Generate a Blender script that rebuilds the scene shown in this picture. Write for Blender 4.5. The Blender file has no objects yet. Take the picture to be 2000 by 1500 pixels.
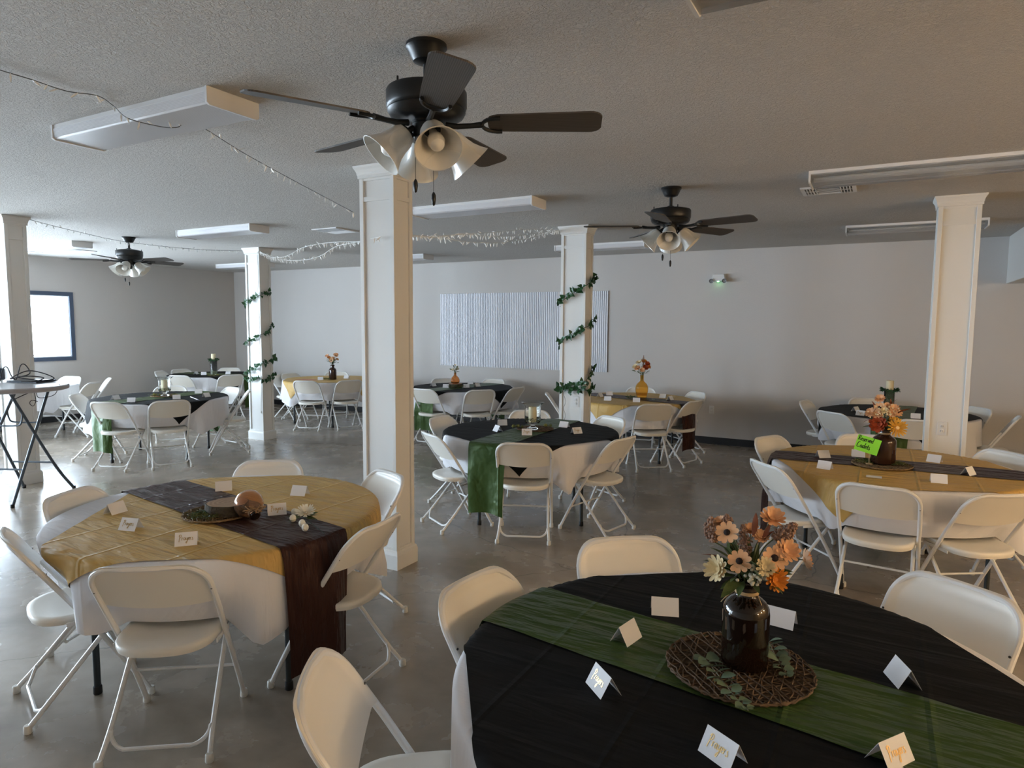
import bpy, math, random
from mathutils import Vector, Matrix
random.seed(7)
PI = math.pi
R_ = math.radians
C = bpy.context.scene.collection
SC = bpy.context.scene

# ------------------------------------------------------------------ camera
FPX, YAW, PITCH, ROLL, CAMH = 1296.97, 0.50426, 0.090366, 0.0066226, 1.695
fwd = Vector((-math.sin(YAW) * math.cos(PITCH), math.cos(YAW) * math.cos(PITCH), -math.sin(PITCH)))
rgt0 = Vector((math.cos(YAW), math.sin(YAW), 0))
up0 = rgt0.cross(fwd)
rgt = math.cos(ROLL) * rgt0 + math.sin(ROLL) * up0
upv = -math.sin(ROLL) * rgt0 + math.cos(ROLL) * up0
cam_d = bpy.data.cameras.new('camera')
cam = bpy.data.objects.new('camera', cam_d)
C.objects.link(cam)
cam_d.sensor_width = 36
cam_d.lens = FPX / 2000 * 36
cam_d.clip_start = 0.05
M = Matrix((rgt, upv, -fwd)).transposed().to_4x4()
M.translation = (0, 0, CAMH)
cam.matrix_world = M
SC.camera = cam

# ------------------------------------------------------------------ world, exposure
w = bpy.data.worlds.new('sky')
SC.world = w
w.use_nodes = True
bg = w.node_tree.nodes['Background']
bg.inputs[0].default_value = (0.70, 0.85, 1.0, 1)
bg.inputs[1].default_value = 7.5
SC.view_settings.view_transform = 'Standard'
SC.view_settings.look = 'None'
SC.view_settings.gamma = 1
SC.view_settings.exposure = 1.88
SC.view_settings.use_curve_mapping = False

# room extents
XL, XR, YF, YB, H = -12.088, 4.6, -3.4, 9.628, 2.743


def portal(name, loc, rot, sx, sy):
    d = bpy.data.lights.new(name, 'AREA')
    d.shape = 'RECTANGLE'
    d.size, d.size_y = sx, sy
    d.cycles.is_portal = True
    o = bpy.data.objects.new(name, d)
    o.location = loc
    o.rotation_euler = rot
    C.objects.link(o)


# window openings (wall, a0, a1, z0, z1)
WIN_L = [(4.75, 6.30, 1.09, 2.115), (0.2, 4.2, 0.12, 2.50), (-2.8, -0.4, 0.15, 2.45)]      # on the left wall, ranges in y
WIN_F = [(-11.5, -9.7, 0.35, 2.45)]     # on the front wall behind the camera, ranges in x
for i, (a, b, z0, z1) in enumerate(WIN_L):
    portal('daylight_portal', (XL - 0.31, (a + b) / 2, (z0 + z1) / 2), (R_(90), 0, R_(-90)), b - a, z1 - z0)
for i, (a, b, z0, z1) in enumerate(WIN_F):
    portal('daylight_portal', ((a + b) / 2, YF - 0.21, (z0 + z1) / 2), (R_(90), 0, R_(0)), b - a, z1 - z0)


# ------------------------------------------------------------------ pixel helpers
def ray(u, v):
    return fwd + (u - 1000) / FPX * rgt - (v - 750) / FPX * upv


def at(u, v, z=0.0):
    d = ray(u, v)
    t = (z - CAMH) / d.z
    return Vector((0, 0, CAMH)) + t * d


def aty(u, v, y):
    d = ray(u, v)
    return Vector((0, 0, CAMH)) + (y / d.y) * d


def on_plan(u, v, P, Q):
    """point where the pixel's ray meets the vertical plane through plan points P and Q"""
    d = ray(u, v)
    n = Vector((-(Q[1] - P[1]), Q[0] - P[0], 0))
    t = n.dot(Vector((P[0], P[1], 0))) / n.dot(d)
    return Vector((0, 0, CAMH)) + t * d


def hgt(u, v, P):
    d = ray(u, v)
    t = math.hypot(P[0], P[1]) / math.hypot(d.x, d.y)
    return CAMH + t * d.z


# ------------------------------------------------------------------ materials
MATS = {}


def mat(name, col, rough=0.5, metal=0.0, bump=None, var=None, trans=0.0, ior=1.45, coat=0.0, sheen=0.0, emit=None, spec=0.5, aniso=0.0):
    """bump=(scale, strength, distance, detail)   var=(scale, colour2, contrast)"""
    m = bpy.data.materials.new(name)
    m.use_nodes = True
    nt = m.node_tree
    b = nt.nodes['Principled BSDF']
    b.inputs['Base Color'].default_value = (*col, 1)
    b.inputs['Roughness'].default_value = rough
    b.inputs['Metallic'].default_value = metal
    b.inputs['IOR'].default_value = ior
    b.inputs['Transmission Weight'].default_value = trans
    b.inputs['Coat Weight'].default_value = coat
    b.inputs['Sheen Weight'].default_value = sheen
    b.inputs['Specular IOR Level'].default_value = spec
    b.inputs['Anisotropic'].default_value = aniso
    if emit:
        b.inputs['Emission Color'].default_value = (*emit[0], 1)
        b.inputs['Emission Strength'].default_value = emit[1]
    tc = nt.nodes.new('ShaderNodeTexCoord')
    if var:
        n = nt.nodes.new('ShaderNodeTexNoise')
        n.inputs['Scale'].default_value = var[0]
        n.inputs['Detail'].default_value = 5
        nt.links.new(tc.outputs['Object'], n.inputs['Vector'])
        r = nt.nodes.new('ShaderNodeValToRGB')
        r.color_ramp.elements[0].position = 0.5 - var[2]
        r.color_ramp.elements[1].position = 0.5 + var[2]
        r.color_ramp.elements[0].color = (*col, 1)
        r.color_ramp.elements[1].color = (*var[1], 1)
        nt.links.new(n.outputs['Fac'], r.inputs['Fac'])
        nt.links.new(r.outputs['Color'], b.inputs['Base Color'])
    if bump:
        n = nt.nodes.new('ShaderNodeTexNoise')
        n.inputs['Scale'].default_value = bump[0]
        n.inputs['Detail'].default_value = bump[3]
        nt.links.new(tc.outputs['Object'], n.inputs['Vector'])
        bp = nt.nodes.new('ShaderNodeBump')
        bp.inputs['Strength'].default_value = bump[1]
        bp.inputs['Distance'].default_value = bump[2]
        nt.links.new(n.outputs['Fac'], bp.inputs['Height'])
        nt.links.new(bp.outputs['Normal'], b.inputs['Normal'])
    MATS[name] = m
    return m


mat('wall_paint', (0.585, 0.56, 0.535), 0.75, bump=(90, 0.35, 0.004, 3), var=(0.6, (0.55, 0.525, 0.50), 0.25))
mat('wall_tan_bounce', (0.62, 0.44, 0.24), 0.7, bump=(90, 0.35, 0.004, 3))  # unseen right wall, tan chosen to bounce warm light into the room
mat('trim_white', (0.74, 0.74, 0.72), 0.42, bump=(60, 0.08, 0.002, 2))
mat('baseboard_black', (0.018, 0.018, 0.02), 0.5)
mat('chair_plastic', (0.80, 0.77, 0.70), 0.33, bump=(400, 0.05, 0.001, 2))
mat('chair_metal', (0.78, 0.78, 0.77), 0.28)
mat('chair_cap', (0.72, 0.71, 0.67), 0.45)
mat('screw', (0.03, 0.03, 0.03), 0.4)
mat('table_plastic', (0.55, 0.54, 0.51), 0.5)
mat('leg_dark', (0.022, 0.03, 0.034), 0.38)
mat('leg_cap', (0.008, 0.008, 0.008), 0.6)
mat('fan_black', (0.010, 0.011, 0.012), 0.36)
mat('glass_frost', (0.82, 0.80, 0.74), 0.28, trans=0.25)
mat('bulb', (0.85, 0.84, 0.80), 0.15, trans=0.1)
mat('housing_white', (0.74, 0.74, 0.74), 0.4)
mat('lens_clear', (0.62, 0.64, 0.66), 0.18, trans=0.85, ior=1.2)
mat('vent_dark', (0.05, 0.05, 0.05), 0.7)
mat('wire', (0.10, 0.10, 0.095), 0.5)
mat('wire_white', (0.75, 0.75, 0.72), 0.5)
mat('wire_black', (0.012, 0.012, 0.014), 0.45)
mat('mini_bulb', (0.92, 0.92, 0.90), 0.15)
mat('slat_white', (0.80, 0.81, 0.86), 0.5)
mat('slat_gap', (0.22, 0.23, 0.28), 0.7)
mat('window_frame', (0.075, 0.10, 0.15), 0.5)
mat('reveal', (0.75, 0.78, 0.80), 0.6)
mat('ivy_leaf', (0.012, 0.05, 0.016), 0.38, var=(60, (0.03, 0.11, 0.035), 0.2))
mat('ivy_stem', (0.012, 0.025, 0.012), 0.6)
mat('euca_leaf', (0.10, 0.16, 0.10), 0.55, var=(40, (0.19, 0.26, 0.18), 0.2))
mat('euca_stem', (0.14, 0.13, 0.08), 0.6)
mat('leaf_green', (0.05, 0.085, 0.025), 0.5, var=(30, (0.10, 0.13, 0.04), 0.2))
mat('leaf_rust', (0.22, 0.06, 0.02), 0.55)
mat('moss', (0.06, 0.085, 0.02), 0.85, var=(80, (0.15, 0.15, 0.05), 0.2))
mat('moss_yellow', (0.30, 0.26, 0.06), 0.85, var=(80, (0.14, 0.15, 0.04), 0.2))
mat('wicker', (0.075, 0.045, 0.025), 0.75, var=(50, (0.16, 0.10, 0.055), 0.2))
mat('wicker_light', (0.30, 0.20, 0.10), 0.75, var=(50, (0.16, 0.10, 0.05), 0.2))
mat('glass_dark', (0.010, 0.005, 0.003), 0.06, coat=0.3)
mat('glass_brown', (0.035, 0.014, 0.008), 0.06, coat=0.3)
mat('glass_amber', (0.95, 0.66, 0.24), 0.03, trans=0.97, ior=1.25)
mat('glass_orange', (0.92, 0.55, 0.30), 0.03, trans=0.97, ior=1.25)
mat('glass_rose', (0.86, 0.62, 0.45), 0.03, trans=0.95, ior=1.25, coat=0.4)
mat('glass_clear', (0.96, 0.98, 0.97), 0.02, trans=1.0, ior=1.35)
mat('candle', (0.80, 0.70, 0.47), 0.5)
mat('wick', (0.03, 0.025, 0.02), 0.8)
mat('petal_peach', (0.80, 0.42, 0.20), 0.6, var=(60, (0.85, 0.55, 0.33), 0.2))
mat('petal_cream', (0.82, 0.68, 0.42), 0.6)
mat('petal_white', (0.85, 0.82, 0.72), 0.6)
mat('petal_orange', (0.72, 0.26, 0.03), 0.6)
mat('petal_rust', (0.42, 0.07, 0.02), 0.6)
mat('petal_gold', (0.75, 0.42, 0.06), 0.6)
mat('flower_eye', (0.02, 0.01, 0.008), 0.8)
mat('flower_eye_gold', (0.45, 0.24, 0.05), 0.8)
mat('berry_white', (0.80, 0.76, 0.62), 0.4)
mat('seed_brown', (0.24, 0.13, 0.085), 0.85, var=(120, (0.42, 0.27, 0.20), 0.2))
mat('bark', (0.035, 0.028, 0.02), 0.9, bump=(60, 0.9, 0.01, 5), var=(50, (0.09, 0.07, 0.045), 0.2))
mat('twine', (0.30, 0.18, 0.09), 0.85)
mat('twine_light', (0.50, 0.36, 0.20), 0.85)
mat('card_white', (0.80, 0.80, 0.82), 0.6)
mat('ink_gold', (0.55, 0.37, 0.16), 0.3, metal=0.7)
mat('ink_black', (0.02, 0.05, 0.01), 0.6)
mat('note_green', (0.30, 0.85, 0.06), 0.55)
mat('wood_stick', (0.62, 0.47, 0.28), 0.6)
mat('bead_white', (0.8, 0.78, 0.75), 0.4)
mat('bar_top', (0.33, 0.32, 0.33), 0.35)
mat('bar_leg', (0.075, 0.095, 0.12), 0.35, metal=0.3)
mat('device_dark', (0.025, 0.035, 0.05), 0.35)
mat('ribbon_pink', (0.55, 0.22, 0.18), 0.6)
mat('plate_white', (0.72, 0.72, 0.71), 0.4)
mat('socket_dark', (0.05, 0.05, 0.05), 0.5)
mat('led_green', (0.2, 0.9, 0.3), 0.4, emit=((0.25, 1.0, 0.35), 5.0))
mat('lamp_chrome', (0.35, 0.35, 0.36), 0.25, metal=0.6)
mat('pen_white', (0.75, 0.75, 0.78), 0.3)


def fabric(name, col, rough, crease=0.25, sheen=0.0, satin=False, wrinkle=(9, 0.012), spec=0.5):
    """cloth: weave grain, soft wrinkles and pressed fold lines, all as relief"""
    m = bpy.data.materials.new(name)
    m.use_nodes = True
    nt = m.node_tree
    b = nt.nodes['Principled BSDF']
    b.inputs['Base Color'].default_value = (*col, 1)
    b.inputs['Roughness'].default_value = rough
    b.inputs['Sheen Weight'].default_value = sheen
    b.inputs['Specular IOR Level'].default_value = spec
    if satin:
        b.inputs['Specular Tint'].default_value = (*[min(1, 0.35 + c * 6) for c in col], 1)
    tc = nt.nodes.new('ShaderNodeTexCoord')
    mp = nt.nodes.new('ShaderNodeMapping')
    mp.inputs['Scale'].default_value = (1.0, 5.0, 1.0)
    mp.inputs['Rotation'].default_value = (0, 0, R_(25))
    nt.links.new(tc.outputs['Object'], mp.inputs['Vector'])
    n = nt.nodes.new('ShaderNodeTexNoise')
    n.inputs['Scale'].default_value = wrinkle[0]
    n.inputs['Detail'].default_value = 3
    n.inputs['Distortion'].default_value = 0.25
    nt.links.new(mp.outputs['Vector'], n.inputs['Vector'])
    b1 = nt.nodes.new('ShaderNodeBump')
    b1.inputs['Strength'].default_value = 0.55
    b1.inputs['Distance'].default_value = wrinkle[1]
    nt.links.new(n.outputs['Fac'], b1.inputs['Height'])
    # pressed fold lines: sharp ridges every 0.3 m
    last = b1
    for ax, off in (('X', 0.07), ('Y', 0.11)):
        sp = nt.nodes.new('ShaderNodeSeparateXYZ')
        nt.links.new(tc.outputs['Object'], sp.inputs[0])
        a = nt.nodes.new('ShaderNodeMath'); a.operation = 'ADD'; a.inputs[1].default_value = off + 3.0
        nt.links.new(sp.outputs[ax], a.inputs[0])
        pp = nt.nodes.new('ShaderNodeMath'); pp.operation = 'PINGPONG'; pp.inputs[1].default_value = 0.16
        nt.links.new(a.outputs[0], pp.inputs[0])
        mr = nt.nodes.new('ShaderNodeMapRange')
        mr.inputs[1].default_value = 0.0; mr.inputs[2].default_value = 0.012
        mr.inputs[3].default_value = 1.0; mr.inputs[4].default_value = 0.0
        nt.links.new(pp.outputs[0], mr.inputs[0])
        bb = nt.nodes.new('ShaderNodeBump')
        bb.inputs['Strength'].default_value = crease
        bb.inputs['Distance'].default_value = 0.006
        nt.links.new(mr.outputs[0], bb.inputs['Height'])
        nt.links.new(last.outputs['Normal'], bb.inputs['Normal'])
        last = bb
    nt.links.new(last.outputs['Normal'], b.inputs['Normal'])
    MATS[name] = m


fabric('cloth_white', (0.72, 0.72, 0.75), 0.85, 0.2, wrinkle=(4, 0.015), spec=0.2)
fabric('cloth_gold', (0.57, 0.365, 0.112), 0.52, 0.9, wrinkle=(4.2, 0.06), spec=0.35)
fabric('cloth_black', (0.0055, 0.0062, 0.007), 0.7, 0.3, wrinkle=(3.2, 0.02), spec=0.15)
fabric('satin_green', (0.042, 0.076, 0.020), 0.40, 0.6, satin=True, wrinkle=(4.0, 0.07), spec=0.35)
fabric('satin_brown', (0.040, 0.0165, 0.012), 0.40, 0.6, satin=True, wrinkle=(4.0, 0.09), spec=0.30)


def mat_ceiling():
    m = mat('ceiling_paint', (0.68, 0.65, 0.61), 0.85)
    nt = m.node_tree
    b = nt.nodes['Principled BSDF']
    tc = nt.nodes.new('ShaderNodeTexCoord')
    n = nt.nodes.new('ShaderNodeTexNoise')
    n.inputs['Scale'].default_value = 55
    n.inputs['Detail'].default_value = 4
    n.inputs['Roughness'].default_value = 0.6
    n.inputs['Distortion'].default_value = 1.2
    nt.links.new(tc.outputs['Object'], n.inputs['Vector'])
    r = nt.nodes.new('ShaderNodeValToRGB')
    r.color_ramp.elements[0].position = 0.40
    r.color_ramp.elements[1].position = 0.58
    nt.links.new(n.outputs['Fac'], r.inputs['Fac'])
    bp = nt.nodes.new('ShaderNodeBump')
    bp.inputs['Strength'].default_value = 0.8
    bp.inputs['Distance'].default_value = 0.008
    nt.links.new(r.outputs['Color'], bp.inputs['Height'])
    nt.links.new(bp.outputs['Normal'], b.inputs['Normal'])


mat_ceiling()


def mat_floor():
    m = mat('floor_concrete', (0.2, 0.18, 0.16), 0.3, coat=0.15, spec=0.6)
    nt = m.node_tree
    b = nt.nodes['Principled BSDF']
    tc = nt.nodes.new('ShaderNodeTexCoord')

    def noise(scale, det, dist=0.0, rough=0.55):
        n = nt.nodes.new('ShaderNodeTexNoise')
        n.inputs['Scale'].default_value = scale
        n.inputs['Detail'].default_value = det
        n.inputs['Distortion'].default_value = dist
        n.inputs['Roughness'].default_value = rough
        nt.links.new(tc.outputs['Object'], n.inputs['Vector'])
        return n
    n1 = noise(0.9, 6, 0.6)
    n2 = noise(3.0, 5, 0.2, 0.58)
    r = nt.nodes.new('ShaderNodeValToRGB')
    e = r.color_ramp.elements
    e[0].position = 0.30; e[0].color = (0.235, 0.203, 0.166, 1)
    e[1].position = 0.72; e[1].color = (0.47, 0.415, 0.352, 1)
    k = e.new(0.5); k.color = (0.352, 0.307, 0.256, 1)
    nt.links.new(n1.outputs['Fac'], r.inputs['Fac'])
    r2 = nt.nodes.new('ShaderNodeValToRGB')
    r2.color_ramp.elements[0].position = 0.35; r2.color_ramp.elements[0].color = (0.80, 0.77, 0.74, 1)
    r2.color_ramp.elements[1].position = 0.68; r2.color_ramp.elements[1].color = (1.06, 1.04, 1.01, 1)
    nt.links.new(n2.outputs['Fac'], r2.inputs['Fac'])
    mx = nt.nodes.new('ShaderNodeMix'); mx.data_type = 'RGBA'; mx.blend_type = 'MULTIPLY'
    mx.inputs[0].default_value = 1.0
    nt.links.new(r.outputs['Color'], mx.inputs[6])
    nt.links.new(r2.outputs['Color'], mx.inputs[7])
    # hairline cracks: voronoi cell edges, only here and there
    v = nt.nodes.new('ShaderNodeTexVoronoi'); v.feature = 'DISTANCE_TO_EDGE'
    v.inputs['Scale'].default_value = 0.35
    nz = noise(1.6, 5, 0.0)
    vm = nt.nodes.new('ShaderNodeVectorMath'); vm.operation = 'MULTIPLY_ADD'
    vm.inputs[1].default_value = (0.35, 0.35, 0.0)
    nt.links.new(nz.outputs['Color'], vm.inputs[0])
    nt.links.new(tc.outputs['Object'], vm.inputs[2])
    nt.links.new(vm.outputs[0], v.inputs['Vector'])
    mr = nt.nodes.new('ShaderNodeMapRange')
    mr.inputs[1].default_value = 0.0; mr.inputs[2].default_value = 0.0022
    mr.inputs[3].default_value = 0.55; mr.inputs[4].default_value = 1.0
    nt.links.new(v.outputs['Distance'], mr.inputs[0])
    mx2 = nt.nodes.new('ShaderNodeMix'); mx2.data_type = 'RGBA'; mx2.blend_type = 'MULTIPLY'
    mx2.inputs[0].default_value = 1.0
    nt.links.new(mx.outputs[2], mx2.inputs[6])
    nt.links.new(mr.outputs[0], mx2.inputs[7])
    nt.links.new(mx2.outputs[2], b.inputs['Base Color'])
    rr = nt.nodes.new('ShaderNodeMapRange')
    rr.inputs[1].default_value = 0.3; rr.inputs[2].default_value = 0.7
    rr.inputs[3].default_value = 0.24; rr.inputs[4].default_value = 0.29
    nt.links.new(n2.outputs['Fac'], rr.inputs[0])
    nt.links.new(rr.outputs[0], b.inputs['Roughness'])
    bp = nt.nodes.new('ShaderNodeBump')
    bp.inputs['Strength'].default_value = 0.05
    bp.inputs['Distance'].default_value = 0.003
    nt.links.new(n2.outputs['Fac'], bp.inputs['Height'])
    nt.links.new(bp.outputs['Normal'], b.inputs['Normal'])


mat_floor()


def mat_wood(name, c1, c2, scale, axis_scale, rings=False):
    m = mat(name, c1, 0.6)
    nt = m.node_tree
    b = nt.nodes['Principled BSDF']
    tc = nt.nodes.new('ShaderNodeTexCoord')
    wv = nt.nodes.new('ShaderNodeTexWave')
    wv.wave_type = 'RINGS' if rings else 'BANDS'
    if rings:
        wv.rings_direction = 'Z'
    else:
        wv.bands_direction = 'Y'
    wv.inputs['Scale'].default_value = scale
    wv.inputs['Distortion'].default_value = 4
    wv.inputs['Detail'].default_value = 3
    mp = nt.nodes.new('ShaderNodeMapping')
    mp.inputs['Scale'].default_value = axis_scale
    nt.links.new(tc.outputs['Object'], mp.inputs['Vector'])
    nt.links.new(mp.outputs['Vector'], wv.inputs['Vector'])
    r = nt.nodes.new('ShaderNodeValToRGB')
    r.color_ramp.elements[0].color = (*c1, 1)
    r.color_ramp.elements[1].color = (*c2, 1)
    nt.links.new(wv.outputs['Color'], r.inputs['Fac'])
    nt.links.new(r.outputs['Color'], b.inputs['Base Color'])


mat_wood('blade_wood', (0.060, 0.052, 0.045), (0.105, 0.092, 0.082), 6, (1, 8, 1))
mat_wood('slice_wood', (0.42, 0.26, 0.14), (0.30, 0.17, 0.085), 14, (1, 1, 1), True)


def mat_prismatic():
    m = mat('diffuser', (0.80, 0.80, 0.82), 0.25, trans=0.3)
    nt = m.node_tree
    b = nt.nodes['Principled BSDF']
    tc = nt.nodes.new('ShaderNodeTexCoord')
    v = nt.nodes.new('ShaderNodeTexVoronoi')
    v.inputs['Scale'].default_value = 160
    v.inputs['Randomness'].default_value = 0.0
    nt.links.new(tc.outputs['Object'], v.inputs['Vector'])
    bp = nt.nodes.new('ShaderNodeBump')
    bp.inputs['Strength'].default_value = 0.5
    bp.inputs['Distance'].default_value = 0.003
    nt.links.new(v.outputs['Distance'], bp.inputs['Height'])
    nt.links.new(bp.outputs['Normal'], b.inputs['Normal'])


mat_prismatic()


def mat_pane():
    """thin window glass: mostly clear with a faint mirror reflection"""
    m = bpy.data.materials.new('window_glass')
    m.use_nodes = True
    nt = m.node_tree
    nt.nodes.clear()
    out = nt.nodes.new('ShaderNodeOutputMaterial')
    mix = nt.nodes.new('ShaderNodeMixShader')
    mix.inputs[0].default_value = 0.06
    t = nt.nodes.new('ShaderNodeBsdfTransparent')
    g = nt.nodes.new('ShaderNodeBsdfGlossy')
    g.inputs['Roughness'].default_value = 0.02
    nt.links.new(t.outputs[0], mix.inputs[1])
    nt.links.new(g.outputs[0], mix.inputs[2])
    nt.links.new(mix.outputs[0], out.inputs[0])
    MATS['window_glass'] = m


mat_pane()


# ------------------------------------------------------------------ mesh helpers
class MB:
    def __init__(s):
        s.v = []
        s.f = []

    def add(s, vs, fs, M=None):
        o = len(s.v)
        for p in vs:
            p = Vector(p)
            s.v.append(M @ p if M else p)
        for f in fs:
            s.f.append([i + o for i in f])
        return s

    def box(s, x0, x1, y0, y1, z0, z1, M=None):
        vs = [(x0, y0, z0), (x1, y0, z0), (x1, y1, z0), (x0, y1, z0), (x0, y0, z1), (x1, y0, z1), (x1, y1, z1), (x0, y1, z1)]
        fs = [(0, 3, 2, 1), (4, 5, 6, 7), (0, 1, 5, 4), (1, 2, 6, 5), (2, 3, 7, 6), (3, 0, 4, 7)]
        return s.add(vs, fs, M)

    def bbox(s, x0, x1, y0, y1, z0, z1, c=0.004, M=None):
        """box with chamfered vertical and horizontal edges"""
        rings = []
        for z, k in ((z0, c), (z0 + c, 0), (z1 - c, 0), (z1, c)):
            a, b, d, e = x0 + k, x1 - k, y0 + k, y1 - k
            rings.append([(a + c, d, z), (b - c, d, z), (b, d + c, z), (b, e - c, z), (b - c, e, z), (a + c, e, z), (a, e - c, z), (a, d + c, z)])
        vs = [p for r in rings for p in r]
        fs = [tuple(range(7, -1, -1)), tuple(range(24, 32))]
        for i in range(3):
            for j in range(8):
                k = (j + 1) % 8
                fs.append((i * 8 + j, i * 8 + k, i * 8 + 8 + k, i * 8 + 8 + j))
        return s.add(vs, fs, M)

    def tube(s, pts, r, n=8, cap=True, M=None, closed=False):
        pts = [Vector(p) for p in pts]
        rs = r if isinstance(r, (list, tuple)) else [r] * len(pts)
        vs, fs = [], []
        prev = None
        N = len(pts)
        for i, p in enumerate(pts):
            a = pts[i - 1] if (i > 0 or closed) else p
            b = pts[(i + 1) % N] if (i < N - 1 or closed) else p
            d = (b - a).normalized() if (b - a).length > 1e-9 else Vector((0, 0, 1))
            if prev is None:
                t = Vector((0, 0, 1)) if abs(d.z) < 0.9 else Vector((1, 0, 0))
                x = d.cross(t).normalized()
            else:
                x = (prev - d * prev.dot(d))
                x = x.normalized() if x.length > 1e-6 else d.orthogonal().normalized()
            prev = x
            y = d.cross(x)
            for k in range(n):
                an = 2 * PI * k / n
                vs.append(p + rs[i] * (math.cos(an) * x + math.sin(an) * y))
        for i in range(N if closed else N - 1):
            j = (i + 1) % N
            for k in range(n):
                l = (k + 1) % n
                fs.append((i * n + k, i * n + l, j * n + l, j * n + k))
        if cap and not closed:
            fs.append(tuple(range(n - 1, -1, -1)))
            fs.append(tuple((N - 1) * n + k for k in range(n)))
        return s.add(vs, fs, M)

    def lathe(s, prof, n=24, M=None, cap0=True, cap1=True):
        vs, fs = [], []
        for (r, z) in prof:
            for k in range(n):
                a = 2 * PI * k / n
                vs.append((r * math.cos(a), r * math.sin(a), z))
        for i in range(len(prof) - 1):
            for k in range(n):
                l = (k + 1) % n
                fs.append((i * n + k, i * n + l, (i + 1) * n + l, (i + 1) * n + k))
        if cap0:
            fs.append(tuple(range(n - 1, -1, -1)))
        if cap1:
            fs.append(tuple((len(prof) - 1) * n + k for k in range(n)))
        return s.add(vs, fs, M)

    def sphere(s, c, r, n=8, m=5, sc=(1, 1, 1), M=None):
        prof = []
        vs, fs = [], []
        for i in range(1, m):
            a = PI * i / m
            for k in range(n):
                b = 2 * PI * k / n
                vs.append((c[0] + sc[0] * r * math.sin(a) * math.cos(b), c[1] + sc[1] * r * math.sin(a) * math.sin(b), c[2] - sc[2] * r * math.cos(a)))
        lo = len(vs); vs.append((c[0], c[1], c[2] - sc[2] * r))
        hi = len(vs); vs.append((c[0], c[1], c[2] + sc[2] * r))
        for i in range(m - 2):
            for k in range(n):
                l = (k + 1) % n
                fs.append((i * n + k, i * n + l, (i + 1) * n + l, (i + 1) * n + k))
        for k in range(n):
            l = (k + 1) % n
            fs.append((lo, l, k))
            fs.append((hi, (m - 2) * n + k, (m - 2) * n + l))
        return s.add(vs, fs, M)

    def grid(s, P, nu, nv, M=None, flip=False):
        vs = [P(i, j) for i in range(nu) for j in range(nv)]
        fs = []
        for i in range(nu - 1):
            for j in range(nv - 1):
                q = (i * nv + j, (i + 1) * nv + j, (i + 1) * nv + j + 1, i * nv + j + 1)
                fs.append(q[::-1] if flip else q)
        return s.add(vs, fs, M)

    def mesh(s, name, m, smooth=True, ang=35):
        me = bpy.data.meshes.new(name)
        me.from_pydata([tuple(p) for p in s.v], [], s.f)
        me.materials.append(MATS[m])
        if smooth:
            me.polygons.foreach_set('use_smooth', [True] * len(me.polygons))
            me.set_sharp_from_angle(angle=R_(ang))
        me.update()
        return me

    def build(s, name, m, parent=None, smooth=True, ang=35, loc=None, rot=None):
        o = bpy.data.objects.new(name, s.mesh(name, m, smooth, ang))
        C.objects.link(o)
        if parent:
            o.parent = parent
        if loc is not None:
            o.location = loc
        if rot is not None:
            o.rotation_euler = rot
        return o


def T(x=0, y=0, z=0, rz=0, rx=0, ry=0, s=1):
    return Matrix.Translation((x, y, z)) @ Matrix.Rotation(rz, 4, 'Z') @ Matrix.Rotation(ry, 4, 'Y') @ Matrix.Rotation(rx, 4, 'X') @ Matrix.Scale(s, 4)


def tag(o, label, cat, group=None):
    o['label'] = label
    o['category'] = cat
    if group:
        o['group'] = group
    return o


def empty(name, loc, rz=0, label=None, cat=None, group=None, parent=None):
    o = bpy.data.objects.new(name, None)
    o.empty_display_size = 0.1
    C.objects.link(o)
    o.location = loc
    o.rotation_euler = (0, 0, rz)
    if parent:
        o.parent = parent
    if label:
        tag(o, label, cat, group)
    return o


def inst(me, name, parent=None, loc=(0, 0, 0), rot=(0, 0, 0), sc=None):
    o = bpy.data.objects.new(name, me)
    C.objects.link(o)
    if parent:
        o.parent = parent
    o.location = loc
    o.rotation_euler = rot
    if sc:
        o.scale = (sc, sc, sc) if isinstance(sc, (int, float)) else sc
    return o


def copy_tree(o, parent=None):
    c = o.copy()
    C.objects.link(c)
    c.parent = parent
    for ch in list(o.children):
        copy_tree(ch, c)
    return c


def struct(o):
    o['kind'] = 'structure'
    return o


def smooth_path(pts, n=6, closed=False):
    """Catmull-Rom through pts"""
    pts = [Vector(p) for p in pts]
    out = []
    N = len(pts)
    for i in range(N if closed else N - 1):
        if closed:
            p0, p1, p2, p3 = pts[i - 1], pts[i], pts[(i + 1) % N], pts[(i + 2) % N]
        else:
            p0, p1, p2, p3 = pts[max(i - 1, 0)], pts[i], pts[i + 1], pts[min(i + 2, N - 1)]
        for k in range(n):
            t = k / n
            out.append(0.5 * ((2 * p1) + (p2 - p0) * t + (2 * p0 - 5 * p1 + 4 * p2 - p3) * t * t + (3 * p1 - p0 - 3 * p2 + p3) * t ** 3))
    if not closed:
        out.append(pts[-1])
    return out


# ------------------------------------------------------------------ the room
def wall_with_openings(name, axis, pos, thick, a0, a1, opens, m='wall_paint'):
    """axis 'x': wall in the plane x=pos running along y; axis 'y': plane y=pos along x"""
    mb = MB()

    def bx(u0, u1, z0, z1):
        if u1 - u0 < 1e-6 or z1 - z0 < 1e-6:
            return
        if axis == 'x':
            mb.box(min(pos, pos + thick), max(pos, pos + thick), u0, u1, z0, z1)
        else:
            mb.box(u0, u1, min(pos, pos + thick), max(pos, pos + thick), z0, z1)
    cur = a0
    for (u0, u1, z0, z1) in sorted(opens):
        bx(cur, u0, 0, H)
        bx(u0, u1, 0, z0)
        bx(u0, u1, z1, H)
        cur = u1
    bx(cur, a1, 0, H)
    return struct(mb.build(name, m, smooth=False))


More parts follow.
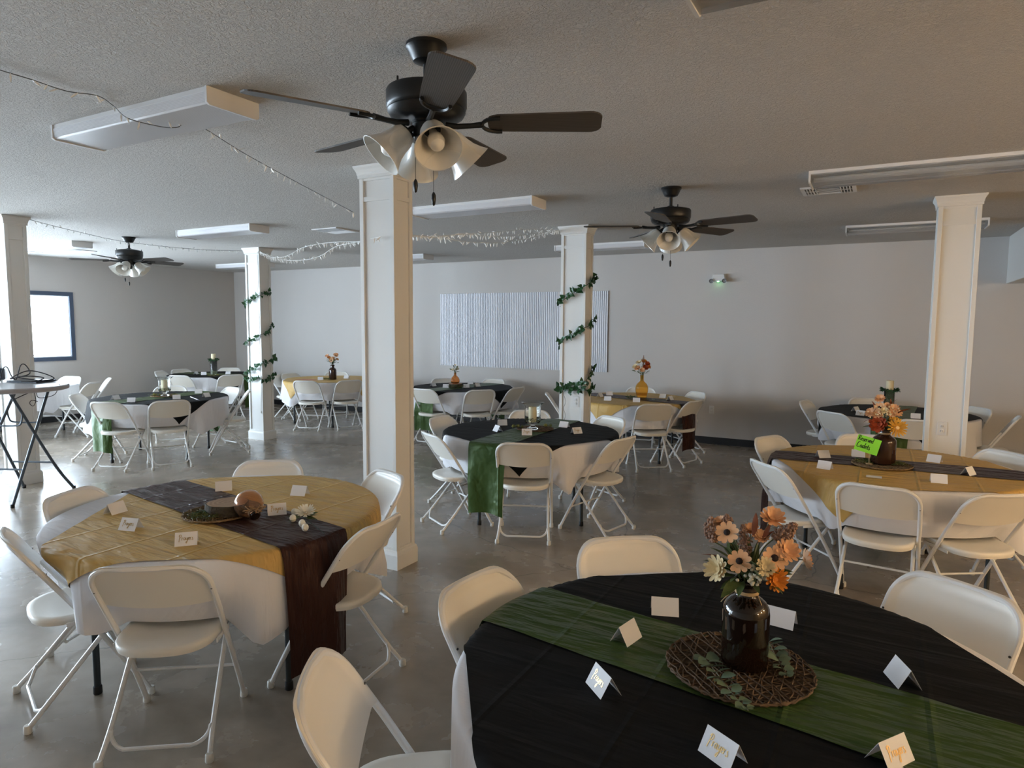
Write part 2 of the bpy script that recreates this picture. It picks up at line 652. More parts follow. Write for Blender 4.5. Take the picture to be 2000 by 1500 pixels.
struct(MB().box(XL - 0.3, XR + 0.2, YF - 0.2, YB + 0.2, -0.1, 0).build('floor', 'floor_concrete', smooth=False))
struct(MB().box(XL - 0.3, XR + 0.2, YF - 0.2, YB + 0.2, H, H + 0.1).build('ceiling', 'ceiling_paint', smooth=False))
wall_with_openings('wall_back', 'y', YB, 0.2, XL, XR, [])
wall_with_openings('wall_left', 'x', XL, -0.3, YF, YB, WIN_L)
wall_with_openings('wall_front', 'y', YF, -0.2, XL, XR, WIN_F)
wall_with_openings('wall_right', 'x', XR, 0.2, YF, YB, [], 'wall_tan_bounce')
struct(MB().bbox(XL, XR, YB - 0.014, YB, 0.0, 0.10).build('baseboard_back', 'baseboard_black'))
struct(MB().bbox(XL, XL + 0.014, WIN_L[1][1] + 0.1, YB - 0.014, 0.0, 0.10).build('baseboard_left', 'baseboard_black'))


def window(n, axis, a, b, z0, z1):
    fr = MB()
    t = 0.065
    if axis == 'x':
        x0, x1 = XL - 0.03, XL + 0.018
        for (u0, u1, q0, q1) in ((a - t, b + t, z1, z1 + t), (a - t, b + t, z0 - t, z0), (a - t, a, z0, z1), (b, b + t, z0, z1)):
            fr.box(XL, x1, u0, u1, q0, q1)
        o = struct(fr.build('window_%d' % n, 'window_frame', smooth=False))
        rv = MB()
        rv.box(XL - 0.29, XL - 0.005, b - 0.012, b, z0 + 0.012, z1 - 0.012)
        rv.box(XL - 0.29, XL - 0.005, a, a + 0.012, z0 + 0.012, z1 - 0.012)
        rv.box(XL - 0.29, XL - 0.005, a, b, z0, z0 + 0.012)
        rv.box(XL - 0.29, XL - 0.005, a, b, z1 - 0.012, z1)
        rv.build('reveal', 'reveal', o, smooth=False)
        sh = MB()
        xs = XL - 0.27
        for (u0, u1, q0, q1) in ((a + 0.012, b - 0.012, z0 + 0.012, z0 + 0.042), (a + 0.012, b - 0.012, z1 - 0.042, z1 - 0.012), (a + 0.012, a + 0.042, z0 + 0.042, z1 - 0.042), (b - 0.042, b - 0.012, z0 + 0.042, z1 - 0.042), ((a + b) / 2 - 0.018, (a + b) / 2 + 0.018, z0 + 0.042, z1 - 0.042)):
            sh.box(xs - 0.015, xs + 0.015, u0, u1, q0, q1)
        sh.build('sash', 'trim_white', o, smooth=False)
        m = (a + b) / 2
        for (u0, u1) in ((a + 0.042, m - 0.018), (m + 0.018, b - 0.042)):
            MB().box(xs - 0.003, xs + 0.003, u0, u1, z0 + 0.042, z1 - 0.042).build('pane', 'window_glass', o, smooth=False)
    else:
        for (u0, u1, q0, q1) in ((a - t, b + t, z1, z1 + t), (a - t, b + t, z0 - t, z0), (a - t, a, z0, z1), (b, b + t, z0, z1), ((a + b) / 2 - 0.03, (a + b) / 2 + 0.03, z0, z1)):
            fr.box(u0, u1, YF, YF + 0.018, q0, q1)
        o = struct(fr.build('window_%d' % n, 'window_frame', smooth=False))
        m = (a + b) / 2
        for (u0, u1) in ((a, m - 0.03), (m + 0.03, b)):
            MB().box(u0, u1, YF - 0.013, YF - 0.007, z0, z1).build('pane', 'window_glass', o, smooth=False)


k = 1
for (a, b, z0, z1) in WIN_L:
    window(k, 'x', a, b, z0, z1)
    k += 1
for (a, b, z0, z1) in WIN_F:
    window(k, 'y', a, b, z0, z1)
    k += 1

# boxed-in duct below the ceiling, against the back wall
tag(MB().bbox(1.26, 3.2, 8.42, YB, 2.20, H, 0.003).build('duct_box', 'trim_white', smooth=False), 'white boxed-in duct under the ceiling at the right end of the back wall', 'duct box')


# ------------------------------------------------------------------ columns
CW, CD = 0.294, 0.2006


def column(x, y, label):
    """x, y: front right corner of the shaft"""
    cx, cy = x - CW / 2, y + CD / 2
    o = empty('support_column', (cx, cy, 0), label=label, cat='column', group='panelled white columns')
    hw, hd = CW / 2, CD / 2
    rec, st = 0.014, 0.034
    MB().box(-hw + rec, hw - rec, -hd + rec, hd - rec, 0, H).build('core', 'trim_white', o, smooth=False)
    zb, zt = 0.125, H - 0.078
    for sx in (-1, 1):
        for sy in (-1, 1):
            m = MB()
            x0, x1 = sorted((sx * (hw - st), sx * hw))
            y0, y1 = sorted((sy * (hd - st), sy * hd))
            m.bbox(x0, x1, y0, y1, zb, zt, 0.002)
            m.build('corner_board', 'trim_white', o, smooth=False)
    for z0, z1 in ((H - 0.235, H - 0.205), (zb, zb + 0.02), (zt - 0.022, zt)):
        for s in (-1, 1):
            y0, y1 = sorted((s * (hd - rec - 0.001), s * (hd - 0.003)))
            MB().box(-hw + st, hw - st, y0, y1, z0, z1).build('rail', 'trim_white', o, smooth=False)
            x0, x1 = sorted((s * (hw - rec - 0.001), s * (hw - 0.003)))
            MB().box(x0, x1, -hd + st, hd - st, z0, z1).build('rail', 'trim_white', o, smooth=False)

    def ring(prof, nm):
        m = MB()
        vs, fs = [], []
        for (e, z) in prof:
            a, b = hw + e, hd + e
            vs += [(-a, -b, z), (a, -b, z), (a, b, z), (-a, b, z)]
        for i in range(len(prof) - 1):
            for k in range(4):
                l = (k + 1) % 4
                fs.append((i * 4 + k, i * 4 + l, i * 4 + 4 + l, i * 4 + 4 + k))
        fs.append((3, 2, 1, 0))
        n = len(prof) - 1
        fs.append((n * 4, n * 4 + 1, n * 4 + 2, n * 4 + 3))
        m.add(vs, fs)
        m.build(nm, 'trim_white', o, smooth=False)
    ring([(0.015, 0), (0.015, 0.10), (0.010, 0.118), (0.001, 0.13)], 'base_board')
    ring([(0.001, H - 0.085), (0.008, H - 0.083), (0.008, H - 0.066), (0.011, H - 0.060), (0.013, H - 0.045), (0.020, H - 0.028), (0.029, H - 0.014), (0.031, H - 0.001)], 'crown')
    return o


COLS = dict(A=(-2.833, 3.512), B=(-7.697, 6.557), L=(-7.673, 3.431), C=(-2.772, 6.636), D=(0.659, 6.467))
colA = column(*COLS['A'], 'white panelled column standing beside the gold table, the tallest in view')
colB = column(*COLS['B'], 'white panelled column wound with ivy, by the dark left table')
colL = column(*COLS['L'], 'white panelled column behind the folding bar table at the left edge')
colC = column(*COLS['C'], 'white panelled column wound with ivy, in front of the slatted panel')
colD = column(*COLS['D'], 'white panelled column with an outlet and no ivy, at the right')


def outlet(loc, rz, label, parent=None):
    o = empty('wall_outlet', loc, rz, label, 'outlet', 'electrical outlets')
    MB().bbox(-0.035, 0.035, -0.006, 0.0, -0.057, 0.057, 0.002).build('cover_plate', 'plate_white', o)
    for z in (0.02, -0.02):
        s = MB().lathe([(0.0165, 0), (0.0165, 0.003), (0.015, 0.004)], 16, M=T(0, -0.006, z, rx=R_(90))).build('socket', 'plate_white', o)
        m = MB()
        m.box(-0.008, -0.006, -0.0112, -0.0098, z - 0.004, z + 0.006)
        m.box(0.006, 0.008, -0.0112, -0.0098, z - 0.004, z + 0.006)
        m.build('slots', 'socket_dark', s, smooth=False)


outlet((-2.869, COLS['C'][1] + 0.014, 0.853), 0, 'white double outlet on the ivy column below the garland')
outlet((0.487, COLS['D'][1] + 0.014, 0.856), 0, 'white double outlet on the plain right column')
outlet((-2.051, YB, 0.493), 0, 'white double outlet low on the back wall by the amber vase table')


# ------------------------------------------------------------------ ceiling fixtures
def ceiling_light(x0, x1, y0, y1, label, clear=False):
    cx, cy = (x0 + x1) / 2, (y0 + y1) / 2
    L, W = x1 - x0, y1 - y0
    o = empty('ceiling_light', (cx, cy, H), 0, label, 'ceiling light', 'unlit wraparound fluorescent fixtures')
    MB().box(-L / 2 + 0.012, L / 2 - 0.012, -W / 2 + 0.004, W / 2 - 0.004, -0.028, 0).build('housing', 'housing_white', o, smooth=False)
    m = MB()
    sec = [(-W / 2, -0.022), (-W / 2 + 0.004, -0.066), (-W / 2 + 0.014, -0.074), (W / 2 - 0.014, -0.074), (W / 2 - 0.004, -0.066), (W / 2, -0.022)]
    vs = [(sx * (L / 2 - 0.013), p[0], p[1]) for sx in (-1, 1) for p in sec]
    fs = [(i, i + 1, i + 7, i + 6) for i in range(5)]
    m.add(vs, fs)
    m.build('diffuser', 'lens_clear' if clear else 'diffuser', o, smooth=False)
    if clear:
        for yy in (-W / 4, W / 4):
            MB().tube([(-L / 2 + 0.03, yy, -0.046), (L / 2 - 0.03, yy, -0.046)], 0.0125, 12).build('tube_lamp', 'housing_white', o)
        for sg in (-1, 1):
            y0_, y1_ = sorted((sg * (W / 2 - 0.002), sg * (W / 2 + 0.004)))
            MB().box(-L / 2, L / 2, y0_, y1_, -0.022, 0).build('side_rail', 'housing_white', o, smooth=False)
    for s in (-1, 1):
        e = MB()
        pr = [(-W / 2 - 0.003, 0), (-W / 2 - 0.003, -0.070), (-W / 2 + 0.012, -0.080), (W / 2 - 0.012, -0.080), (W / 2 + 0.003, -0.070), (W / 2 + 0.003, 0)]
        xa, xb = s * L / 2, s * (L / 2 - 0.013)
        vs = [(xa, *p) for p in pr] + [(xb, *p) for p in pr]
        fs = [tuple(range(6)), tuple(range(11, 5, -1))] + [(i, 6 + i, 6 + (i + 1) % 6, (i + 1) % 6) for i in range(6)]
        e.add(vs, fs)
        e.build('end_cap', 'housing_white', o, smooth=False)
    return o


ceiling_light(-3.955, -2.675, 2.02, 2.30, 'long white ceiling light with patterned diffuser, crossed by a string of lights')
ceiling_light(-3.78, -2.545, 4.93, 5.19, 'white ceiling light between the two middle columns, right of the tall column')
ceiling_light(-7.17, -5.93, 4.94, 5.20, 'white ceiling light just right of the left ceiling fan')
ceiling_light(-10.55, -9.31, 4.93, 5.19, 'white ceiling light nearest the window, left of the left ceiling fan')
ceiling_light(-0.478, 0.76, 5.03, 5.30, 'long white ceiling light touching the louvred vent at the upper right', True)
ceiling_light(-0.371, 0.87, 7.90, 8.16, 'white ceiling light passing behind the plain right column', True)
ceiling_light(-3.871, -2.63, 8.16, 8.42, 'white ceiling light behind the right ivy column and the right fan')
ceiling_light(-7.33, -6.09, 8.24, 8.50, 'white ceiling light mostly hidden behind the tall column, end showing at its right')
ceiling_light(-10.70, -9.46, 8.14, 8.40, 'white ceiling light in the far left corner behind the left ivy column')
ceiling_light(-0.56, 0.68, 1.94, 2.215, 'ceiling light cut off by the top edge of the picture', True)


def vent(cx, cy, w, d, label, three=False):
    o = empty('ceiling_vent', (cx, cy, H), 0, label, 'vent', 'ceiling air vents')
    m = MB()
    b = 0.028
    for (x0, x1, y0, y1) in ((-w / 2, w / 2, -d / 2, -d / 2 + b), (-w / 2, w / 2, d / 2 - b, d / 2), (-w / 2, -w / 2 + b, -d / 2 + b, d / 2 - b), (w / 2 - b, w / 2, -d / 2 + b, d / 2 - b)):
        m.box(x0, x1, y0, y1, -0.012, 0)
    m.build('frame', 'housing_white', o, smooth=False)
    MB().box(-w / 2 + b, w / 2 - b, -d / 2 + b, d / 2 - b, -0.003, 0).build('duct_opening', 'vent_dark', o, smooth=False)
    if three:
        for sx in (-1, 1):
            for i in range(4):
                x = sx * (0.085 + i * 0.021)
                MB().box(-0.0045, 0.0045, -d / 2 + b, d / 2 - b, -0.013, -0.004).build('slat', 'housing_white', o, smooth=False, loc=(x, 0, 0))
            MB().box(sx * 0.117 - 0.045, sx * 0.117 + 0.045, -0.006, 0.006, -0.0135, -0.004).build('crossbar', 'housing_white', o, smooth=False)
        for i in range(5):
            MB().box(-0.075, 0.075, -0.008, 0.008, -0.0015, 0.0015).build('slat', 'housing_white', o, smooth=False, loc=(0, -0.085 + i * 0.042, -0.009), rot=(R_(35), 0, 0))
    else:
        n = 9
        for i in range(n):
            MB().box(-w / 2 + b, w / 2 - b, -0.011, 0.011, -0.001, 0.001).build('slat', 'housing_white', o, smooth=False, loc=(0, -d / 2 + b + (i + 0.5) * (d - 2 * b) / n, -0.009), rot=(R_(40 if i < 5 else -40), 0, 0))


vent(-5.48, 5.75, 0.37, 0.37, 'square white louvred ceiling vent left of the tall column')
vent(-0.40, 5.75, 0.38, 0.30, 'white three-section ceiling vent beside the long right fixture', True)
vent(-10.55, 5.66, 0.37, 0.36, 'flat white ceiling vent near the window behind the left fan blades')


# ------------------------------------------------------------------ ceiling fans
def make_fan():
    o = empty('ceiling_fan', (0, 0, H))
    MB().lathe([(0.077, 0), (0.078, -0.012), (0.070, -0.020), (0.062, -0.040), (0.050, -0.062), (0.030, -0.070), (0.012, -0.072)], 32).build('canopy', 'fan_black', o)
    MB().lathe([(0.0125, -0.07), (0.0125, -0.135), (0.024, -0.138), (0.028, -0.150)], 16).build('downrod', 'fan_black', o)
    mt = MB()
    mt.lathe([(0.02, -0.142), (0.06, -0.150), (0.115, -0.160), (0.148, -0.168), (0.153, -0.176), (0.153, -0.228), (0.150, -0.236), (0.146, -0.240), (0.149, -0.246), (0.140, -0.262), (0.115, -0.276), (0.07, -0.282), (0.04, -0.283)], 40)
    for a in (50, 140, 230, 320):
        mt.lathe([(0.004, -0.166), (0.004, -0.150), (0.003, -0.147)], 8, M=T(0.135 * math.cos(R_(a)), 0.135 * math.sin(R_(a)), 0))
    mt.build('motor_housing', 'fan_black', o)
    MB().lathe([(0.055, -0.280), (0.056, -0.292), (0.054, -0.294), (0.054, -0.335), (0.048, -0.345), (0.030, -0.350), (0.028, -0.385), (0.020, -0.395), (0.004, -0.398)], 28).build('switch_housing', 'fan_black', o)
    # one blade with its iron, shared
    bl = MB()
    nx = 14
    r0, r1 = 0.235, 0.665

    def hwid(x):
        t = (x - r0) / (r1 - r0)
        wv = 0.058 + 0.016 * t
        e = r1 - x
        if e < 0.045:
            wv = wv - 0.045 + math.sqrt(max(0, 0.045 ** 2 - (0.045 - e) ** 2))
        s = x - r0
        if s < 0.05:
            wv *= math.sqrt(max(0.0, 1 - (1 - s / 0.05) ** 2)) * 0.55 + 0.45
        return wv
    xs = [r0, r0 + 0.008, r0 + 0.02, r0 + 0.04, r0 + 0.07] + [r0 + 0.07 + (r1 - 0.05 - r0 - 0.07) * i / 6 for i in range(1, 7)] + [r1 - 0.035, r1 - 0.02, r1 - 0.008, r1 - 0.001]
    vs, fs = [], []
    for x in xs:
        h = hwid(x)
        for (yy, zz) in ((-h, -0.003), (h, -0.003), (h, 0.003), (-h, 0.003)):
            vs.append((x, yy, zz))
    for i in range(len(xs) - 1):
        for k in range(4):
            l = (k + 1) % 4
            fs.append((i * 4 + k, i * 4 + 4 + k, i * 4 + 4 + l, i * 4 + l))
    fs.append((0, 1, 2, 3))
    fs.append(tuple((len(xs) - 1) * 4 + k for k in (3, 2, 1, 0)))
    bl.add(vs, fs)
    blade = bl.mesh('blade', 'blade_wood', smooth=False)
    ir = MB()
    ir.tube([(0.075, 0, -0.006), (0.12, 0, -0.012), (0.17, 0, -0.010), (0.215, 0, -0.006)], [0.012, 0.011, 0.010, 0.012], 8)
    arc = []
    for i in range(13):
        a = R_(-100 + 200 * i / 12)
        arc.append((0.275 - 0.062 * math.cos(a), 0.050 * math.sin(a), -0.0085))
    ir.tube(arc, 0.0075, 6)
    iron = ir.mesh('blade_iron', 'fan_black')
    for i in range(5):
        a = 2 * PI * i / 5
        b = inst(blade, 'blade', o, (0, 0, -0.290))
        b.rotation_mode = 'XYZ'
        b.rotation_euler = (Matrix.Rotation(a, 3, 'Z') @ Matrix.Rotation(R_(-12), 3, 'X')).to_euler()
        q = inst(iron, 'blade_iron', o, (0, 0, -0.290))
        q.rotation_euler = b.rotation_euler
    sh = MB()
    outp = [(0.026, 0.0), (0.038, -0.006), (0.046, -0.025), (0.050, -0.055), (0.056, -0.080), (0.068, -0.105), (0.083, -0.128)]
    inn = [(r - 0.004, z) for (r, z) in reversed(outp)]
    sh.lathe(outp + inn, 28, cap0=False, cap1=False)
    shade = sh.mesh('lamp_shade', 'glass_frost')
    arm = MB().tube([(0.03, 0, 0.005), (0.055, 0, 0.005), (0.078, 0, -0.012)], 0.011, 8).lathe([(0.010, 0.012), (0.030, 0.006), (0.032, -0.010)], 16, M=T(0.078, 0, -0.012, ry=R_(-38))).mesh('lamp_arm', 'fan_black')
    bul = MB().lathe([(0.014, -0.02), (0.016, -0.045), (0.027, -0.065), (0.030, -0.085), (0.024, -0.105), (0.008, -0.115), (0.001, -0.1155)], 20).mesh('bulb', 'bulb')
    for i in range(4):
        a = R_(-65 + 90 * i)
        Rm = (Matrix.Rotation(a, 3, 'Z') @ Matrix.Rotation(R_(-46), 3, 'Y'))
        p = Vector((0.078 * math.cos(a), 0.078 * math.sin(a), -0.328))
        ar = inst(arm, 'lamp_arm', o, (0, 0, -0.316), (0, 0, a))
        s = inst(shade, 'lamp_shade', o, p, Rm.to_euler(), 1.08)
        inst(bul, 'bulb', s)
    for (x, y, l) in ((-0.035, -0.045, 0.085), (0.035, -0.05, 0.135)):
        ch = MB().tube([(x, y, -0.34), (x, y, -0.42 - l)], 0.0011, 5).build('pull_chain', 'wire_black', o)
        MB().lathe([(0.003, 0), (0.008, -0.010), (0.009, -0.025), (0.006, -0.045), (0.002, -0.050)], 12, M=T(x, y, -0.42 - l)).build('fob', 'fan_black', ch)
    return o


fan = make_fan()
fans = [((-1.555, 2.13), 25, 'large black ceiling fan with bell glass shades nearest the camera'),
        ((-1.457, 5.15), -12, 'black ceiling fan right of the right ivy column'),
        ((-8.282, 5.06), 10, 'black ceiling fan near the window on the left')]
for i, (p, a, lab) in enumerate(fans):
    f = fan if i == 0 else copy_tree(fan)
    f.location = (p[0], p[1], H)
    f.rotation_euler = (0, 0, R_(a))
    tag(f, lab, 'ceiling fan', 'five-blade ceiling fans')


# globe pendants added out of view at the right as warm fill (their warm glow shows on vases, chairs and columns)
mat('fill_glass', (0.9, 0.8, 0.6), 0.4, emit=((1.0, 0.77, 0.50), 27.0))


def fill_pendant(x, y, label):
    o = empty('fill_pendant', (x, y, H), 0, label, 'lamp', 'added fill pendants')
    MB().lathe([(0.06, 0), (0.062, -0.015), (0.02, -0.025)], 24).build('canopy', 'fan_black', o)
    MB().tube([(0, 0, -0.02), (0, 0, -0.45)], 0.005, 8).build('rod', 'fan_black', o)
    MB().lathe([(0.03, -0.43), (0.045, -0.46), (0.045, -0.475)], 20).build('holder', 'fan_black', o)
    MB().sphere((0, 0, -0.61), 0.15, 28, 16).build('globe', 'fill_glass', o)


fill_pendant(4.0, 0.3, 'added warm fill globe nearest the front wall')
fill_pendant(4.0, 2.0, 'added warm fill globe in the middle of its row')
fill_pendant(4.0, 3.7, 'added warm fill globe farthest from the front wall')


# ------------------------------------------------------------------ things on the back wall
px0, px1, pz0, pz1 = -6.742, -3.638, 0.963, 2.205
o = empty('slatted_panel', ((px0 + px1) / 2, YB - 0.001, pz0), 0, 'wide white panel of narrow vertical slats hung on the back wall', 'wall panel')
hw, hh = (px1 - px0) / 2, pz1 - pz0
MB().box(-hw, hw, -0.008, 0, 0, hh).build('backing', 'slat_gap', o, smooth=False)
m = MB()
n = 94
for i in range(n):
    a = -hw + 2 * hw * (i + 0.17) / n
    b = -hw + 2 * hw * (i + 0.83) / n
    m.box(a, b, -0.024, -0.008, 0, hh)
s = m.build('slats', 'slat_white', o, smooth=False)
s['kind'] = 'stuff'

o = empty('emergency_light', (-2.01, YB, 2.30), 0, 'small white emergency light with two round lamps and a green indicator', 'emergency light')
b = MB()
vs = [(-0.105, 0, 0), (0.105, 0, 0), (0.085, 0, 0.11), (-0.085, 0, 0.11), (-0.095, -0.07, 0.008), (0.095, -0.07, 0.008), (0.072, -0.062, 0.10), (-0.072, -0.062, 0.10)]
b.add(vs, [(3, 2, 1, 0), (4, 5, 6, 7), (0, 1, 5, 4), (1, 2, 6, 5), (2, 3, 7, 6), (3, 0, 4, 7)])
b.build('body', 'housing_white', o, smooth=False)
for sx in (-1, 1):
    lp = MB().lathe([(0.018, -0.03), (0.030, 0.0), (0.031, 0.012), (0.027, 0.012), (0.020, 0.0)], 20, M=T(sx * 0.088, -0.078, 0.010, rx=R_(100))).build('lamp_head', 'lamp_chrome', o)
MB().box(-0.012, 0.012, -0.066, -0.052, -0.004, 0.002, ).build('indicator', 'led_green', o, smooth=False)


# ------------------------------------------------------------------ string lights
def string_lights(paths, label, dens=16, wire='wire', seed=1, wr=0.0022):
    rnd = random.Random(seed)
    p0 = Vector(paths[0][0])
    o = empty('string_lights', p0, 0, label, 'string lights', 'mini string lights')
    wm, bm = MB(), MB()
    for pts in paths:
        pp = [p - p0 for p in smooth_path(pts, 8)]
        wm.tube(pp, wr, 5)
        L = 0
        nxt = 0.05
        for a, b in zip(pp, pp[1:]):
            seg = (b - a).length
            while L + seg > nxt:
                q = a + (b - a) * ((nxt - L) / max(seg, 1e-6))
                ang = rnd.uniform(0, 2 * PI)
                tilt = rnd.uniform(0.0, 1.1) if rnd.random() < 0.8 else rnd.uniform(1.6, 2.4)
                d = Vector((math.cos(ang) * math.sin(tilt), math.sin(ang) * math.sin(tilt), -math.cos(tilt)))
                if (q + p0).z > H - 0.03 and d.z > 0:
                    d.z = -d.z
                bm.tube([q, q + d * 0.012], wr * 1.3, 5)
                bm.tube([q + d * 0.010, q + d * 0.020, q + d * 0.038], [0.0048, 0.0052, 0.0022], 6)
                nxt += rnd.uniform(0.6, 1.4) / dens
            L += seg
    wm.build('cable', wire, o)
    s = bm.build('mini_bulbs', 'mini_bulb', o)
    s['kind'] = 'stuff'
    return o


def zc(u, v, z=H - 0.012):
    return at(u, v, z)


A_tl = (COLS['A'][0] - CW, COLS['A'][1])
p_end = on_plan(691, 415, (A_tl[0] - 0.02, A_tl[1] - 0.5), (A_tl[0] - 0.02, A_tl[1] + 0.5))
string_lights([[zc(-40, 122), zc(0, 137), zc(60, 155), zc(130, 178), zc(190, 187), zc(222, 207), at(250, 231, H - 0.088), at(312, 247, H - 0.090), at(345, 249, H - 0.092), zc(380, 241, H - 0.03), at(478, 300, H - 0.06), at(580, 356, H - 0.08), p_end]],
              'string of mini lights across the nearest ceiling light to the tall column', 15, seed=3)
Lx, Ly = COLS['L']
Bx, By = COLS['B']
P, Q = (Lx + 0.02, Ly + 0.2), (Bx - CW - 0.02, By - 0.02)
string_lights([[on_plan(58, 429, P, Q), on_plan(145, 451, P, Q), on_plan(250, 473, P, Q), on_plan(385, 487, P, Q), on_plan(474, 490, P, Q)]],
              'string of mini lights sagging past the left fan between two columns', 15, seed=4)
P, Q = (Bx + 0.02, By - 0.03), (-3.16, 3.6)
c0 = Vector((Bx + 0.02, By - 0.02, H - 0.06))
string_lights([[c0, on_plan(545, 506, P, Q), on_plan(590, 508, P, Q), on_plan(625, 500, P, Q), on_plan(655, 482, P, Q), on_plan(700, 472, P, Q), on_plan(745, 462, P, Q)],
               [c0, on_plan(530, 503, P, Q), on_plan(560, 500, P, Q), on_plan(590, 484, P, Q), on_plan(640, 474, P, Q), on_plan(700, 472, P, Q)]],
              'double string of white mini lights from the left ivy column to the tall column', 13, 'wire_white', seed=5)
Cx, Cy = COLS['C']
P, Q = (-3.15, 3.72), (Cx - CW - 0.02, Cy - 0.02)
e1 = Vector((Q[0], Q[1], H - 0.04))
string_lights([[on_plan(790, 458, P, Q), on_plan(850, 461, P, Q), on_plan(960, 454, P, Q), on_plan(1030, 448, P, Q), e1],
               [on_plan(790, 458, P, Q), on_plan(850, 464, P, Q), on_plan(920, 473, P, Q), on_plan(975, 474, P, Q), on_plan(1030, 466, P, Q), e1],
               [on_plan(790, 458, P, Q), on_plan(840, 464, P, Q), on_plan(905, 457, P, Q), on_plan(960, 462, P, Q), on_plan(1025, 459, P, Q), e1]],
              'tangle of white mini lights from the tall column to the right ivy column', 20, 'wire_white', seed=6)


# ------------------------------------------------------------------ ivy garlands
def leaf_mesh(name, m, L=0.05, W=0.036, heart=True, curl=0.25):
    prof = ([(0.0, 0.0), (-0.06, 0.22), (0.02, 0.42), (0.18, 0.5), (0.42, 0.42), (0.66, 0.26), (0.86, 0.11), (1.0, 0.0)] if heart else
            [(0.0, 0.0), (0.12, 0.2), (0.3, 0.42), (0.5, 0.5), (0.7, 0.42), (0.88, 0.22), (1.0, 0.0)])
    vs, fs = [], []
    n = len(prof)
    for (x, y) in prof:
        vs.append((x * L, 0, -curl * L * x * x))
    for s in (1, -1):
        for (x, y) in prof[1:-1]:
            vs.append((x * L, s * y * W, -curl * L * x * x + 0.22 * y * W))
    k = n - 2
    for s in (0, 1):
        off = n + s * k
        for i in range(n - 1):
            mid0, mid1 = i, i + 1
            a = off + i - 1 if i >= 1 else None
            b = off + i if i < n - 2 else None
            f = [mid0, mid1] + ([b] if b is not None else []) + ([a] if a is not None else [])
            if len(f) >= 3:
                fs.append(tuple(f) if s == 1 else tuple(reversed(f)))
    return MB().add(vs, fs).mesh(name, m, ang=80)


ivy_leaf = leaf_mesh('leaf', 'ivy_leaf', 0.056, 0.046)


def column_point(col, s, off=0.018):
    """point at perimeter parameter s (metres) round a column, 0 = front left corner going right"""
    x, y = COLS[col]
    x0 = x - CW
    per = 2 * (CW + CD)
    s = s % per
    if s < CW:
        return Vector((x0 + s, y - off, 0)), Vector((0, -1, 0))
    s -= CW
    if s < CD:
        return Vector((x + off, y + s, 0)), Vector((1, 0, 0))
    s -= CD
    if s < CW:
        return Vector((x - s, y + CD + off, 0)), Vector((0, 1, 0))
    s -= CW
    return Vector((x0 - off, y + CD - s, 0)), Vector((-1, 0, 0))


def garland(col, keys, label, seed, dens=46):
    """keys: (perimeter parameter, height) polyline from low to high"""
    rnd = random.Random(seed)
    o = empty('ivy_garland', (COLS[col][0] - CW / 2, COLS[col][1] + CD / 2, 0), 0, label, 'garland', 'artificial ivy garlands')
    base = o.location.copy()
    path = []
    step = 0.02
    samples = []
    for (s0, z0), (s1, z1) in zip(keys, keys[1:]):
        n = max(2, int((s1 - s0) / step))
        for i in range(n):
            t = i / n
            samples.append((s0 + (s1 - s0) * t, z0 + (z1 - z0) * t))
    for (s, z) in samples:
        p, nrm = column_point(col, s)
        path.append((p + Vector((0, 0, z)) - base + Vector((0, 0, 0.006 * math.sin(s * 31))), nrm))
    MB().tube([p for p, _ in path], 0.0032, 5).build('vine', 'ivy_stem', o)
    acc = 0
    for (p, nrm), (q, _) in zip(path, path[1:]):
        acc += (q - p).length * dens
        while acc > 1:
            acc -= 1
            tan = Vector((-nrm.y, nrm.x, 0))
            a = rnd.uniform(0, 2 * PI)
            d = (math.cos(a) * tan + math.sin(a) * Vector((0, 0, 1)) + nrm * rnd.uniform(0.15, 0.9)).normalized()
            up = (nrm + Vector((rnd.uniform(-.5, .5), rnd.uniform(-.5, .5), rnd.uniform(-.2, .6)))).normalized()
            y = up.cross(d).normalized()
            zz = d.cross(y)
            Mx = Matrix((d, y, zz)).transposed()
            inst(ivy_leaf, 'leaf', o, p + d * 0.012 + nrm * rnd.uniform(0, 0.012), Mx.to_euler(), rnd.uniform(0.7, 1.2))
    return o


def colz(col, u, v, s):
    p, _ = column_point(col, s)
    return hgt(u, v, p)


PER = 2 * (CW + CD)
kz = lambda c, u, v, s: (s, colz(c, u, v, s))
garland('C', [kz('C', 1090, 762, 0.0), kz('C', 1147, 762, CW), (CW + CD, colz('C', 1168, 757, CW + CD)), (PER, colz('C', 1090, 756, 0)),
              (PER + CW, colz('C', 1147, 747, CW)), (PER + CW + CD, colz('C', 1170, 716, CW + CD)),
              (2 * PER, colz('C', 1090, 664, 0)), (2 * PER + CW, colz('C', 1147, 641, CW)), (2 * PER + CW + CD, colz('C', 1168, 626, CW + CD)),
              (3 * PER, colz('C', 1090, 590, 0)), (3 * PER + CW, colz('C', 1147, 557, CW)), (3 * PER + CW + CD, colz('C', 1168, 546, CW + CD)), (3 * PER + CW + CD + 0.25, colz('C', 1168, 500, CW + CD))],
        'green ivy garland spiralling up the column before the slatted panel', 11, 62)
garland('B', [kz('B', 478, 740, 0.0), kz('B', 506, 741, CW), (CW + CD, colz('B', 540, 735, CW + CD)),
              (PER, colz('B', 476, 730, 0)), (PER + CW, colz('B', 508, 712, CW)), (PER + CW + CD, colz('B', 539, 698, CW + CD)),
              (2 * PER, colz('B', 476, 668, 0)), (2 * PER + CW, colz('B', 506, 655, CW)), (2 * PER + CW + CD, colz('B', 537, 636, CW + CD)),
              (3 * PER, colz('B', 474, 592, 0)), (3 * PER + CW, colz('B', 506, 577, CW)), (3 * PER + CW + CD, colz('B', 536, 566, CW + CD))],
        'green ivy garland spiralling up the left column near the dark table', 12, 50)
